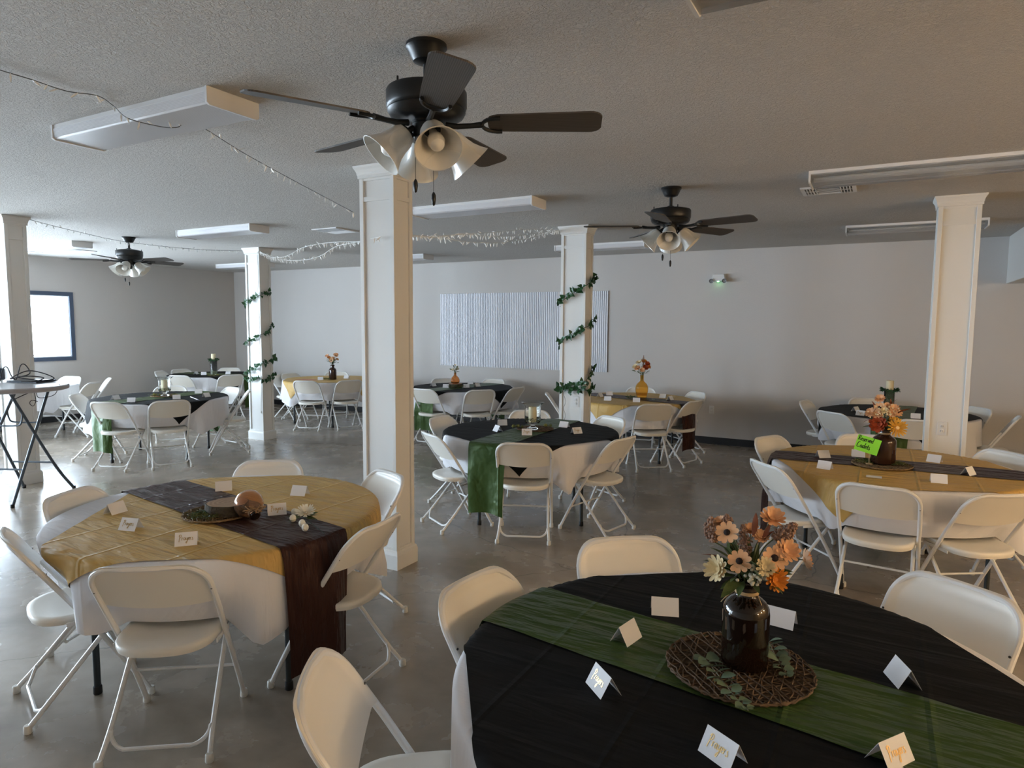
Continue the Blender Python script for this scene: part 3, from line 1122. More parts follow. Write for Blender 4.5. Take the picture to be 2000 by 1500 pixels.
# thin cords running down the two ivy columns
for (c, s, z0, z1, lab) in (('B', CW - 0.03, H - 0.1, 0.42, 'thin plug cord hanging down the left ivy column'), ('C', 0.07, 1.05, 0.62, 'thin dark cord hanging below the garland on the right ivy column')):
    pts = []
    for i in range(14):
        t = i / 13
        p, nrm = column_point(c, s + 0.012 * math.sin(t * 17), 0.004)
        pts.append(p + Vector((0, 0, z0 + (z1 - z0) * t)))
    b0 = pts[-1].copy()
    o = empty('light_cable', b0, 0, lab, 'cord')
    MB().tube([p - b0 for p in smooth_path(pts, 4)], 0.0022, 5).build('cable', 'wire_white' if c == 'B' else 'wire', o)
    MB().box(-0.008, 0.008, -0.006, 0.004, -0.03, 0).build('plug', 'wire_white' if c == 'B' else 'wire', o, smooth=False)

# ------------------------------------------------------------------ tables and cloths
TR, TZ = 0.762, 0.738
TABLES = dict(
    T1=dict(c=(-0.294, 1.822), top='black', corner=-9.5, run=-8, runm='green', leg=30, d='nearest black table with the flower bottle'),
    T2=dict(c=(-2.90, 2.20), off=(0.12, 0.07), top='gold', corner=-8, run=-8.6, runm='brown', leg=32, d='gold table with the tipped-over glass bottle'),
    T3=dict(c=(-2.70, 5.24), top='black', corner=-70, run=91, runm='green', leg=28, d='middle black table'),
    T4=dict(c=(0.12, 5.22), top='gold', corner=-111, run=2.3, runm='brown', leg=20, d='gold table with the green note'),
    T5=dict(c=(-7.90, 5.15), top='black', corner=-18, run=-85, runm='green', leg=37, d='dark left table beyond the bar table'),
    T6=dict(c=(-10.60, 7.95), top='black', corner=-14, run=12, runm='green', leg=10, d='dark table in the far left corner'),
    T7=dict(c=(-8.12, 8.34), top='gold', corner=-95, run=None, runm=None, leg=0, d='gold table behind the left ivy column'),
    T8=dict(c=(-5.45, 8.35), top='black', corner=-10, run=-100, runm='green', leg=20, d='dark table under the slatted panel'),
    T9=dict(c=(-2.75, 8.25), top='gold', corner=-100, run=-14, runm='brown', leg=5, d='gold table with the tall amber vase'),
    T10=dict(c=(0.20, 8.45), top='black', corner=-160, run=-95, runm='green', leg=15, d='dark table behind the plain right column'),
    T11=dict(c=(-11.12, 5.0), top=None, corner=0, run=None, runm=None, leg=40, d='plain white table under the window'),
)
LAYZ = dict(white=0.740, topper=0.7432, runner=0.7464)

# chairs: table, pixel column of the back's top middle, near or far side, label
CH = [
    ('T1', (920, 1128), 'px', 'cream-lit white folding chair at the left of the nearest black table'),
    ('T1', (1220, 1050), 'px', 'white folding chair facing the camera across the nearest black table'),
    ('T1', (1880, 1140), 'px', 'white folding chair turned diagonally at the far right of the nearest black table'),
    ('T1', (605, 1318), 'px', 'white folding chair cut off by the bottom edge, seen from its side'),
    ('T2', (135, 960), 'px', 'white folding chair at the far left of the gold table, before the bar table'),
    ('T2', (528, 899), 'px', 'white folding chair at the far side of the gold table, only its back top showing'),
    ('T2', (762, 922), 'px', 'white folding chair with a shiny back beside the tall column'),
    ('T2', (745, 1015), 'px', 'white folding chair at the right of the gold table by the hanging brown runner'),
    ('T2', (280, 1103), 'px', 'white folding chair with its back to the camera at the near gold table'),
    ('T2', (-3.19, 1.36), 'w', 'white folding chair seen edge-on at the left picture border'),
    ('T3', 858, 'f', 'white folding chair at the far left of the middle black table'),
    ('T3', 838, 'n', 'white folding chair at the near left of the middle black table'),
    ('T3', 1035, 'f', 'white folding chair behind the middle hurricane candle'),
    ('T3', 1198, 'f', 'white folding chair at the far right of the middle black table'),
    ('T3', 1222, 'n', 'white folding chair at the near right of the middle black table'),
    ('T3', (-2.325, 4.40), 'w', 'white folding chair with its back to the camera at the middle black table'),
    ('T4', 1502, 'f', 'white folding chair at the far left of the gold table with the green note'),
    ('T4', 1497, 'n', 'white folding chair at the near left of the gold table with the green note'),
    ('T4', 1690, 'f', 'white folding chair hidden behind the green note and bouquet'),
    ('T4', 1975, 'f', 'white folding chair at the far right of the green note table'),
    ('T4', 1722, 'n', 'white folding chair with its back to the camera below the green note'),
    ('T4', 1985, 'n', 'white folding chair cut off by the right border at the green note table'),
    ('T5', (-7.54, 4.25), 'w', 'white folding chair turned aslant at the near left of the dark left table'),
    ('T5', (-7.07, 4.72), 'w', 'white folding chair with its back square to the camera at the dark left table'),
    ('T5', 335, 'f', 'white folding chair behind the left hurricane candle'),
    ('T5', 457, 'f', 'white folding chair at the far right of the dark left table, facing the camera'),
    ('T5', 487, 'n', 'white folding chair seen from its side before the left ivy column'),
    ('T5', (-8.62, 4.50), 'w', 'white folding chair at the left of the dark left table by the hanging green runner'),
    ('T6', 354, 'f', 'white folding chair against the left wall at the far corner table, left of the candle'),
    ('T6', 451, 'f', 'white folding chair in the far corner, right of the candle'),
    ('T6', 350, 'n', 'white folding chair at the near left of the far corner table'),
    ('T6', 455, 'n', 'white folding chair at the near right of the far corner table'),
    ('T6', (-11.45, 7.45), 'w', 'white folding chair seen edge-on at the left of the far corner table'),
    ('T7', 566, 'f', 'white folding chair at the far left of the gold table behind the ivy column'),
    ('T7', 596, 'n', 'white folding chair turned aslant with its back to the camera, left of the tall column'),
    ('T7', 685, 'n', 'white folding chair half hidden by the left side of the tall column'),
    ('T7', 659, 'f', 'white folding chair behind the far brown flower bottle'),
    ('T7', (-9.12, 8.06), 'w', 'white folding chair mostly hidden by the left ivy column'),
    ('T8', 865, 'f', 'white folding chair against the wall left of the little orange vase'),
    ('T8', 966, 'f', 'white folding chair against the wall right of the little orange vase'),
    ('T8', 1012, 'n', 'white folding chair seen from its side right of the slatted panel table'),
    ('T8', 940, 'n', 'white folding chair with its back to the camera under the slatted panel'),
    ('T8', 825, 'n', 'white folding chair half hidden by the right side of the tall column'),
    ('T9', 1060, 'f', 'white folding chair just left of the right ivy column'),
    ('T9', 1252, 'f', 'white folding chair behind the tall amber vase'),
    ('T9', (-2.10, 9.00), 'w', 'white folding chair by the wall outlet at the amber vase table'),
    ('T9', (-1.88, 7.98), 'w', 'white folding chair seen from its side at the right of the amber vase table'),
    ('T9', (-2.19, 7.38), 'w', 'white folding chair with its back to the camera at the amber vase table'),
    ('T10', 1570, 'f', 'white folding chair at the far left of the dark table behind the plain column'),
    ('T10', 1690, 'f', 'white folding chair against the wall behind the orange bouquet'),
    ('T10', 1622, 'n', 'white folding chair at the near left of the dark table behind the plain column'),
    ('T10', 1800, 'n', 'white folding chair hidden by the plain right column but for a leg'),
    ('T10', 1915, 'f', 'white folding chair just right of the plain right column'),
    ('T10', 1992, 'n', 'white folding chair at the right border behind the plain right column'),
    ('T11', 143, 'f', 'white folding chair below the window corner behind the bar table'),
    ('T11', (-10.62, 6.08), 'w', 'white folding chair farther right of the two beside the white window table'),
    ('T11', (-10.12, 5.58), 'w', 'white folding chair with a tan-lit back right of the white window table'),
]
BACK = 0.272


def chair_back(t, q, side, r=0.985):
    cx, cy = TABLES[t]['c']
    if side == 'w':
        return Vector((q[0], q[1], 0))
    if side == 'px':
        return at(q[0], q[1], 0.80)
    d = ray(q, 790)
    d = Vector((d.x, d.y, 0)).normalized()
    c2 = Vector((cx, cy, 0))
    b = d.dot(c2)
    perp = c2 - b * d
    k = r * r - perp.length_squared
    if k <= 0.02:
        p = b * d
        v = (p - c2)
        return c2 + v.normalized() * max(r, min(v.length, r + 0.14))
    return d * (b + (math.sqrt(k) if side == 'f' else -math.sqrt(k)))


CHAIRS = []
for (t, q, side, lab) in CH:
    p = chair_back(t, q, side)
    cx, cy = TABLES[t]['c']
    v = Vector((cx - p.x, cy - p.y, 0))
    rz = math.atan2(v.y, v.x) - PI / 2
    v.normalize()
    o2 = Vector((p.x, p.y, 0)) + v * BACK
    # keep the back clear of the walls
    o2.y = min(o2.y, YB - 0.40) if t in ('T8', 'T9', 'T10', 'T6', 'T7') else o2.y
    CHAIRS.append((t, o2, rz, lab))
for t in TABLES:
    cx, cy = TABLES[t]['c']
    TABLES[t]['ch'] = [math.atan2(o2.y - cy, o2.x - cx) for (tt, o2, rz, lab) in CHAIRS if tt == t]
    TABLES[t]['chr'] = [math.hypot(o2.x - cx, o2.y - cy) for (tt, o2, rz, lab) in CHAIRS if tt == t]


def chair_line(z):
    return 0.215 - 0.487 * (z / 0.80) + 0.018 * math.sin(PI * min(1, z / 0.80))


def clamp_r(t, th, r, z, gap):
    """keep hanging cloth on the table side of the chairs that are pushed in"""
    for a, ro in zip(TABLES[t]['ch'], TABLES[t]['chr']):
        e = adiff(th, a)
        if e < 0.44:
            lim = ro - chair_line(z) - gap
            if z > 0.695:
                lim = max(lim, TR + 0.004)
            if r > lim:
                k = 1 if e < 0.29 else 1 - (e - 0.29) / 0.15
                r = r + (lim - r) * k
    return r


def adiff(a, b):
    return abs((a - b + PI) % (2 * PI) - PI)


def make_cloth_fn(t):
    rnd = random.Random(hash(t) % 1000 if False else sum(map(ord, t)) * 7)
    ph = [rnd.uniform(0, 2 * PI) for _ in range(6)]
    chs = TABLES[t]['ch']

    def fold(th, d):
        k = min(1, max(0, d) / 0.30)
        f = 0.024 * math.sin(7 * th + ph[0]) + 0.020 * math.sin(12 * th + ph[1]) + 0.013 * math.sin(19 * th + ph[2])
        w = 1.0
        for a in chs:
            e = adiff(th, a)
            if e < 0.42:
                w = min(w, 0.5 if e < 0.27 else 0.5 + 0.5 * (e - 0.27) / 0.15)
        return w * k * (0.026 + f * (0.35 + 0.65 * k))
    return fold, ph


def hang(s, r0=0.016):
    """s: cloth length past the table edge -> (outward, down)"""
    if s <= 0:
        return 0.0, 0.0
    a = min(s / r0, PI / 2)
    return r0 * math.sin(a), r0 * (1 - math.cos(a)) + max(0, s - r0 * PI / 2)


leg_me = MB().tube([(0, 0, 0.012), (0, 0, TZ - 0.03)], 0.0145, 12).mesh('leg', 'leg_dark')
legcap_me = MB().lathe([(0.017, 0), (0.019, 0.004), (0.0185, 0.035), (0.0165, 0.038)], 14).mesh('leg_cap', 'leg_cap')
top_me = MB().lathe([(TR - 0.03, TZ - 0.045), (TR - 0.012, TZ - 0.042), (TR - 0.004, TZ - 0.03), (TR - 0.004, TZ - 0.012), (TR - 0.016, TZ)], 56).mesh('tabletop', 'table_plastic')
brace_me = MB().tube([(-0.42, 0, 0.62), (0.42, 0, 0.62)], 0.010, 8).mesh('brace', 'leg_dark')

TNAME = {'T1': 'nearest table', }
for t, D in TABLES.items():
    cx, cy = D['c']
    rl = R_(D['leg'])
    tb = empty('round_table', (cx, cy, 0), rl, 'round folding banquet table under the cloths of the ' + D['d'].replace('table ', 'setting ', 1).replace('gold setting with', 'gold setting with'), 'table', 'round banquet tables')
    inst(top_me, 'tabletop', tb)
    for sx in (-1, 1):
        for sy in (-1, 1):
            l = inst(leg_me, 'leg', tb, (sx * 0.43, sy * 0.41, 0))
            inst(legcap_me, 'leg_cap', l)
    for sy in (-1, 1):
        inst(brace_me, 'brace', tb, (0, sy * 0.41, 0))
    fold, ph = make_cloth_fn(t)
    chs = D['ch']

    def drop(th):
        d = 0.365 + 0.040 * math.cos(4 * (th - ph[3])) + 0.012 * math.sin(9 * th + ph[4])
        for a in chs:
            e = adiff(th, a)
            if e < 0.44:
                k = 1 if e < 0.27 else 1 - (e - 0.27) / 0.17
                lim = 0.286
                d = d + (min(d, lim) - d) * k
        return d
    # white cloth
    m = MB()
    nth = 144
    rr = [0.0, 0.2, 0.4, 0.6, 0.7, TR]
    rows = []
    vs = [(0, 0, LAYZ['white'])]
    for r in rr[1:]:
        for k in range(nth):
            th = 2 * PI * k / nth
            vs.append((r * math.cos(th), r * math.sin(th), LAYZ['white']))
    nh = 12
    for i in range(1, nh + 1):
        for k in range(nth):
            th = 2 * PI * k / nth
            s = drop(th) * (i / nh) if i > 2 else 0.012 * i
            ow, dn = hang(s)
            r = clamp_r(t, th, TR + ow + fold(th, dn), LAYZ['white'] - dn, 0.036)
            vs.append((r * math.cos(th), r * math.sin(th), LAYZ['white'] - dn))
    fs = []
    for k in range(nth):
        fs.append((0, 1 + k, 1 + (k + 1) % nth))
    nr = len(rr) - 1 + nh
    for i in range(nr - 1):
        for k in range(nth):
            l = (k + 1) % nth
            fs.append((1 + i * nth + k, 1 + (i + 1) * nth + k, 1 + (i + 1) * nth + l, 1 + i * nth + l))
    m.add(vs, fs)
    cl = m.build('tablecloth', 'cloth_white', None, ang=60, loc=(cx, cy, 0))
    tag(cl, 'white cloth hanging in folds round the ' + D['d'], 'tablecloth', 'white tablecloths')
    # square topper
    if D['top']:
        hs = 0.735
        ca = R_(D['corner'] - 45)
        N = 73

        def PT(i, j):
            x = -hs + 2 * hs * i / (N - 1)
            y = -hs + 2 * hs * j / (N - 1)
            X = x * math.cos(ca) - y * math.sin(ca)
            Y = x * math.sin(ca) + y * math.cos(ca)
            X += D.get('off', (0, 0))[0]
            Y += D.get('off', (0, 0))[1]
            rho = math.hypot(X, Y)
            th = math.atan2(Y, X)
            wr = 0.0012 * math.sin(X * 23 + Y * 9 + ph[0]) + 0.0010 * math.sin(Y * 31 - X * 12 + ph[1])
            if rho <= TR:
                return (X, Y, LAYZ['topper'] + 0.0012 + wr * 0.5)
            ow, dn = hang(rho - TR)
            r = clamp_r(t, th, TR + ow + fold(th, dn) + 0.004 + min(1, dn / 0.05) * 0.004, LAYZ['white'] - dn, 0.029)
            return (r * math.cos(th), r * math.sin(th), LAYZ['topper'] + 0.0012 - dn)
        tp = MB().grid(PT, N, N).build('table_topper', 'cloth_' + D['top'], None, ang=60, loc=(cx, cy, 0))
        tag(tp, 'square %s topper cloth with hanging corners on the %s' % (D['top'], D['d']), 'table topper', 'square topper cloths')
    if D['run'] is not None:
        a = R_(D['run'])
        L2, W2 = 1.33, 0.172
        nu, nv = 121, 15

        def PR(i, j):
            u = -L2 + 2 * L2 * i / (nu - 1)
            v = -W2 + 2 * W2 * j / (nv - 1)
            ue = math.sqrt(TR * TR - v * v)
            sg = 1 if u > 0 else -1
            s = abs(u) - ue
            wr = 0.0016 * math.sin(u * 17 + v * 26 + ph[2]) + 0.0012 * math.sin(u * 37 - v * 40 + ph[3])
            if s <= 0:
                x, y, z = u, v, LAYZ['runner'] + 0.0022 + wr * 0.45
            else:
                ow, dn = hang(s)
                th = math.atan2(v, sg * ue) + a
                lim = min(dn, 0.32)
                ex = fold(th, lim) + 0.010 + 0.012 * min(1, dn / 0.06) + (0.010 * math.sin(v * 30 + ph[5]) * min(1, dn / 0.4))
                vv = v * (1 - 0.10 * min(1, dn / 0.45))
                z = LAYZ['runner'] + 0.0022 - dn
                x, y = sg * (ue + ow + ex), vv
            return (x * math.cos(a) - y * math.sin(a), x * math.sin(a) + y * math.cos(a), z)
        rn = MB().grid(PR, nu, nv).build('table_runner', 'satin_' + D['runm'], None, ang=60, loc=(cx, cy, 0))
        tag(rn, 'long %s satin runner across the %s' % (D['runm'], D['d']), 'table runner', 'satin table runners')

# ------------------------------------------------------------------ folding chairs
def make_chair():
    o = empty('folding_chair', (0, 0, 0))
    hwd = 0.212
    # straight line of the main frame: front foot (y=.215,z=0) to back top (y=-.272,z=.80)
    fy = lambda z: 0.215 - 0.487 * (z / 0.80) + 0.018 * math.sin(PI * min(1, z / 0.80))
    r = 0.0115
    for s in (-1, 1):
        pts = [(s * (hwd - 0.004), fy(z), z) for z in (0.025, 0.15, 0.30, 0.44)]
        MB().tube(pts, r, 10).build('front_leg', 'chair_metal', o)
        MB().lathe([(0.014, 0), (0.0165, 0.004), (0.0155, 0.03), (0.0125, 0.035)], 14, M=T(s * (hwd - 0.004), fy(0.015), 0)).build('foot_cap', 'chair_cap', o)
        # rear leg
        pr = [(s * 0.178, 0.115, 0.415), (s * 0.183, 0.02, 0.315), (s * 0.190, -0.15, 0.125), (s * 0.200, -0.245, 0.025)]
        MB().tube(smooth_path(pr, 4), 0.0105, 10).build('rear_leg', 'chair_metal', o)
        MB().lathe([(0.014, 0), (0.0165, 0.004), (0.0155, 0.03), (0.0125, 0.035)], 14, M=T(s * 0.201, -0.252, 0)).build('foot_cap', 'chair_cap', o)
        # hinge link under the seat
        MB().box(s * 0.196 - 0.0025, s * 0.196 + 0.0025, -0.10, 0.10, 0.405, 0.422).build('seat_rail', 'chair_metal', o, smooth=False)
    zt, rc = 0.788, 0.095
    pts = [(-hwd + 0.004, fy(0.44), 0.44), (-hwd, fy(0.55), 0.55), (-hwd, fy(0.65), 0.65)]
    for i in range(0, 9):
        a = PI - (PI / 2) * i / 8
        x = -hwd + rc + rc * math.cos(a)
        z = zt - rc + rc * math.sin(a)
        pts.append((x, fy(z) - 0.012 * (1 - (x / hwd) ** 2), z))
    for x in (-0.06, 0, 0.06):
        pts.append((x, fy(zt) - 0.022 * (1 - (x / hwd) ** 2), zt))
    full = pts + [(-p[0], p[1], p[2]) for p in reversed(pts[:-2 if False else -3])]
    MB().tube(full, r, 10).build('back_frame', 'chair_metal', o)
    # lower U bar between the rear legs
    ub = [(-0.186, -0.175, 0.105)]
    for i in range(7):
        a = PI + (PI / 2) * i / 6
        ub.append((-0.125 + 0.06 * math.cos(a), -0.175 - 0.04 * (1 + 0) * (i / 6), 0.105 + 0.055 * math.sin(a)))
    ub += [(-p[0], p[1], p[2]) for p in reversed(ub)]
    MB().tube(ub, 0.008, 8).build('rear_crossbar', 'chair_metal', o)
    MB().tube([(-hwd + 0.004, fy(0.205), 0.205), (hwd - 0.004, fy(0.205), 0.205)], 0.007, 8).build('stretcher', 'chair_metal', o)
    # seat: dished panel with a rolled edge
    n, nr = 40, 6
    vs, fs = [], []

    def outline(th, k):
        c, s = math.cos(th), math.sin(th)
        e = 2 / 3.4
        x = 0.192 * math.copysign(abs(c) ** e, c)
        y = 0.195 * math.copysign(abs(s) ** e, s)
        y += (0.022 if s > 0 else -0.022) * (1 - (x / 0.192) ** 2) * abs(s)
        return x * k, y * k
    prof = [(0.0, 0.437), (0.35, 0.438), (0.65, 0.442), (0.88, 0.448), (0.97, 0.449), (1.0, 0.444), (1.005, 0.430), (0.985, 0.415), (0.95, 0.418), (0.80, 0.424), (0.0, 0.424)]
    for (k, z) in prof:
        for i in range(n):
            x, y = outline(2 * PI * i / n, max(k, 0.001))
            vs.append((x, y + 0.005, z + (0.006 * (y / 0.2) if k > 0 else 0)))
    for j in range(len(prof) - 1):
        for i in range(n):
            l = (i + 1) % n
            fs.append((j * n + i, j * n + l, (j + 1) * n + l, (j + 1) * n + i))
    MB().add(vs, [f[::-1] for f in fs]).build('seat', 'chair_plastic', o, ang=50)
    # backrest: curved shell inside and over the frame
    ztop, zbot, rcc, hb = 0.800, 0.602, 0.10, 0.222
    NX, NZ = 29, 15

    def shape(i, j, lay):
        t = j / (NZ - 1)
        t = 1 - (1 - t) ** 1.6
        z = zbot + (ztop - zbot) * t
        ww = hb
        dz = z - (ztop - rcc)
        if dz > 0:
            ww = hb - rcc + math.sqrt(max(0, rcc * rcc - dz * dz))
        u = -1 + 2 * i / (NX - 1)
        u = math.copysign(1 - (1 - abs(u)) ** 1.25, u)
        x = ww * u
        q = x / hb
        zz = z
        if t < 0.35:
            zz = z - 0.022 * (1 - q * q) * (1 - t / 0.35)
        edge = min(hb - abs(x) if dz <= 0 else ww - abs(x), ztop - z)
        rim = max(0.0, min(1.0, (edge - 0.022) / 0.012))
        y = fy(zz) - 0.026 * (1 - q * q)
        if lay == 0:       # front face (towards the sitter)
            y += 0.0155 - 0.0115 * rim - 0.010 * max(0, 1 - edge / 0.008)
        else:              # rear face
            y += 0.003 - 0.001 * rim
        return (x, y, zz)
    m = MB()
    m.grid(lambda i, j: shape(i, j, 0), NX, NZ, flip=True)
    m.grid(lambda i, j: shape(i, j, 1), NX, NZ)
    off = NX * NZ
    for j in range(NZ - 1):
        m.f.append([j, j + 1, off + j + 1, off + j])
        k = (NX - 1) * NZ
        m.f.append([k + j, off + k + j, off + k + j + 1, k + j + 1])
    for i in range(NX - 1):
        a, b = i * NZ, (i + 1) * NZ
        m.f.append([a, off + a, off + b, b])
        a, b = a + NZ - 1, b + NZ - 1
        m.f.append([a, b, off + b, off + a])
    bk = m.build('backrest', 'chair_plastic', o, ang=40)
    for s in (-1, 1):
        MB().lathe([(0.0045, 0), (0.004, 0.003)], 8, M=T(s * hwd, fy(0.67) - 0.010, 0.67, rx=R_(90))).build('screw', 'screw', bk)
        MB().lathe([(0.0045, 0), (0.004, 0.0025)], 8, M=T(s * (hwd - 0.004), fy(0.655) + 0.0135, 0.655, rx=R_(-90))).build('screw', 'screw', bk)
    return o


ch0 = make_chair()
for i, (t, o2, rz, lab) in enumerate(CHAIRS):
    c = ch0 if i == 0 else copy_tree(ch0)
    c.location = o2
    c.rotation_euler = (0, 0, rz)
    tag(c, lab, 'chair', 'white folding chairs')

# ------------------------------------------------------------------ centrepieces
ZT = 0.7505           # top of the runner layer
ZG = 0.7465           # top of a topper


def pt(P0, u, v, dd=0.0):
    """3D point seen at a pixel, standing at the distance of the axis through P0 (dd metres nearer)"""
    f = Vector((P0.x, P0.y, 0))
    dist = f.length - dd
    d = ray(u, v)
    t = dist / (Vector((d.x, d.y, 0)).dot(f.normalized()))
    return Vector((0, 0, CAMH)) + t * d


def frame_from(n, spin=0.0):
    n = n.normalized()
    x = n.orthogonal().normalized()
    y = n.cross(x)
    Mx = Matrix((x, y, n)).transposed()
    return Mx @ Matrix.Rotation(spin, 3, 'Z')


def petal_flower(mname, r, npet, layers=1, cup=0.25, wid=0.42, rnd=random, droop=0.0):
    """flower opening along +z; radius r"""
    m = MB()
    for L in range(layers):
        rl = r * (1 - 0.22 * L)
        cu = cup + 0.32 * L
        for k in range(npet):
            a = 2 * PI * (k + 0.5 * L) / npet + rnd.uniform(-0.08, 0.08)
            ll = rl * rnd.uniform(0.9, 1.05)
            w = wid * 2 * PI * rl / npet
            prof = [(0.10, 0.25), (0.45, 0.75), (0.75, 1.0), (0.93, 0.75), (1.0, 0.15)]
            vs = []
            for (t, ww) in prof:
                z = cu * ll * t ** 1.4 - droop * ll * t * t
                for s in (-1, 0, 1):
                    vs.append((ll * t * math.cos(cu * 0.5), s * ww * w, z + 0.10 * w * abs(s)))
            fs = [(i * 3 + j, i * 3 + 3 + j, i * 3 + 4 + j, i * 3 + 1 + j) for i in range(4) for j in range(2)]
            m.add(vs, fs, Matrix.Rotation(a, 4, 'Z'))
    return m.mesh('flower', mname, ang=70)


rf = random.Random(21)
FL = {
    'daisy': (petal_flower('petal_peach', 1.0, 10, 1, 0.14, 0.36, rf), 'flower_eye', 0.28),
    'peach': (petal_flower('petal_peach', 1.0, 13, 3, 0.35, 0.34, rf), 'petal_peach', 0.25),
    'cream': (petal_flower('petal_cream', 1.0, 13, 3, 0.45, 0.32, rf), 'petal_cream', 0.25),
    'orange': (petal_flower('petal_orange', 1.0, 15, 3, 0.35, 0.30, rf), 'petal_orange', 0.25),
    'gold': (petal_flower('petal_gold', 1.0, 17, 4, 0.22, 0.26, rf), 'petal_cream', 0.3),
    'rust': (petal_flower('petal_rust', 1.0, 9, 3, 0.40, 0.36, rf), 'petal_rust', 0.25),
    'white': (petal_flower('petal_white', 1.0, 18, 4, 0.40, 0.26, rf), 'petal_cream', 0.25),
}
EYES = {}


def add_flower(o, kind, p, n, r, spin=0.0):
    me, eye, er = FL[kind]
    f = inst(me, 'flower', o, p, frame_from(n, spin).to_euler(), r)
    if eye not in EYES:
        EYES[eye] = MB().sphere((0, 0, 0.06), 0.30, 10, 6, (1, 1, 0.55)).mesh('flower_centre', eye)
    inst(EYES[eye], 'flower_centre', f, sc=er / 0.30)
    return f


def seed_head(o, p0, p1, r, seed):
    rnd = random.Random(seed)
    m = MB()
    m.tube([p0, p1], [r * 0.45, r * 0.2], 6)
    ax = (p1 - p0)
    for k in range(130):
        t = rnd.random()
        c = p0 + ax * t
        rr = r * math.sin(PI * (0.12 + 0.85 * t)) * rnd.uniform(0.5, 1.05)
        a = rnd.uniform(0, 2 * PI)
        x = ax.orthogonal().normalized()
        y = ax.normalized().cross(x)
        q = c + rr * (math.cos(a) * x + math.sin(a) * y)
        m.sphere(q, r * 0.17, 5, 3)
    s = m.build('seed_head', 'seed_brown', o)
    return s


long_leaf = leaf_mesh('leaf', 'leaf_green', 1.0, 0.30, False, 0.25)
rust_leaf = leaf_mesh('leaf', 'leaf_rust', 1.0, 0.24, False, 0.2)
round_leaf = leaf_mesh('leaf', 'euca_leaf', 1.0, 0.95, False, 0.12)
moss_leaf = leaf_mesh('leaf', 'ivy_leaf', 1.0, 0.55, False, 0.3)


def add_leaf(o, me, p, d, L, up=None, rnd=random):
    d = d.normalized()
    up = up or Vector((rnd.uniform(-.6, .6), rnd.uniform(-.6, .6), 1))
    y = up.cross(d)
    y = y.normalized() if y.length > 1e-5 else d.orthogonal().normalized()
    z = d.cross(y)
    inst(me, 'leaf', o, p, Matrix((d, y, z)).transposed().to_euler(), L)


def bottle(prof, m, loc, label, cat='bottle', neck_twine=None, thick=0.003, name='bottle'):
    o = empty(name, loc, 0, label, cat)
    g = MB()
    if 'dark' in m or 'brown' in m:
        g.lathe(prof + [(prof[-1][0] - 0.004, prof[-1][1]), (prof[-1][0] - 0.005, prof[-1][1] - 0.03)], 36)
    else:
        inner = [(max(r - thick, 0.001), z + (thick if i == 0 else 0)) for i, (r, z) in enumerate(prof)]
        g.lathe(prof + list(reversed(inner)), 36, cap0=True, cap1=True)
    g.build('glass', m, o, ang=60)
    if neck_twine:
        r, z = neck_twine
        t = MB()
        for k in range(3):
            t.tube([((r + 0.002) * math.cos(a * PI / 10), (r + 0.002) * math.sin(a * PI / 10), z + k * 0.0032) for a in range(20)], 0.0016, 5, closed=True)
        t.tube(smooth_path([(-r, -0.004, z), (-r - 0.02, -0.02, z - 0.015), (-r - 0.035, -0.02, z - 0.035)], 5), 0.0012, 5)
        t.tube(smooth_path([(r, -0.006, z), (r + 0.012, -0.02, z - 0.02), (r + 0.014, -0.02, z - 0.04)], 5), 0.0012, 5)
        t.build('twine', 'twine_light', o)
    return o


def charger(loc, r, label, m='wicker', seed=1):
    rnd = random.Random(seed)
    o = empty('woven_charger', loc, 0, label, 'placemat')
    w = MB()
    for d in range(4):
        a = d * PI / 4 + rnd.uniform(-0.1, 0.1)
        n = int(2 * r / 0.021)
        for i in range(n):
            off = -r + (i + 0.5) * 2 * r / n + rnd.uniform(-0.006, 0.006)
            if abs(off) > r * 0.97:
                continue
            hl = math.sqrt(r * r - off * off)
            pts = []
            for k in range(7):
                s = -hl + 2 * hl * k / 6
                x, y = s, off + rnd.uniform(-0.007, 0.007)
                pts.append((x * math.cos(a) - y * math.sin(a), x * math.sin(a) + y * math.cos(a), 0.0035 + 0.0016 * d + rnd.uniform(0, 0.002)))
            w.tube(pts, 0.0019, 4)
    s = w.build('woven_strands', m, o)
    s['kind'] = 'stuff'
    e = MB()
    for k in range(2):
        pts = []
        for i in range(48):
            a = 2 * PI * i / 48
            rr = r - 0.002 + 0.003 * math.sin(a * 17 + k * 2)
            pts.append((rr * math.cos(a), rr * math.sin(a), 0.005 + 0.003 * math.sin(a * 23 + k * 3)))
        e.tube(pts, 0.0032, 5, closed=True)
    e.build('rim', m, o)
    MB().lathe([(r * 0.97, 0.0), (r * 0.97, 0.0012)], 32).build('backing', 'wicker', o)
    return o


def eucalyptus(pts, label, n=14, L=0.03, seed=1):
    rnd = random.Random(seed)
    p0 = pts[0].copy()
    o = empty('eucalyptus_sprig', p0, 0, label, 'greenery')
    pp = [p - p0 for p in smooth_path(pts, 8)]
    MB().tube(pp, 0.0014, 5).build('stem', 'euca_stem', o)
    for k in range(n):
        t = k / (n - 1)
        i = min(len(pp) - 2, int(t * (len(pp) - 1)))
        d = (pp[i + 1] - pp[i]).normalized()
        side = Vector((-d.y, d.x, 0)).normalized()
        sz = L * (1.0 - 0.55 * t) * rnd.uniform(0.85, 1.15)
        for s in (-1, 1):
            dd = (side * s + d * rnd.uniform(0.0, 0.5) + Vector((0, 0, rnd.uniform(0.05, 0.6))))
            add_leaf(o, round_leaf, pp[i] + Vector((0, 0, 0.002)), dd, sz, Vector((rnd.uniform(-.5, .5), rnd.uniform(-.5, .5), 1)))
    return o


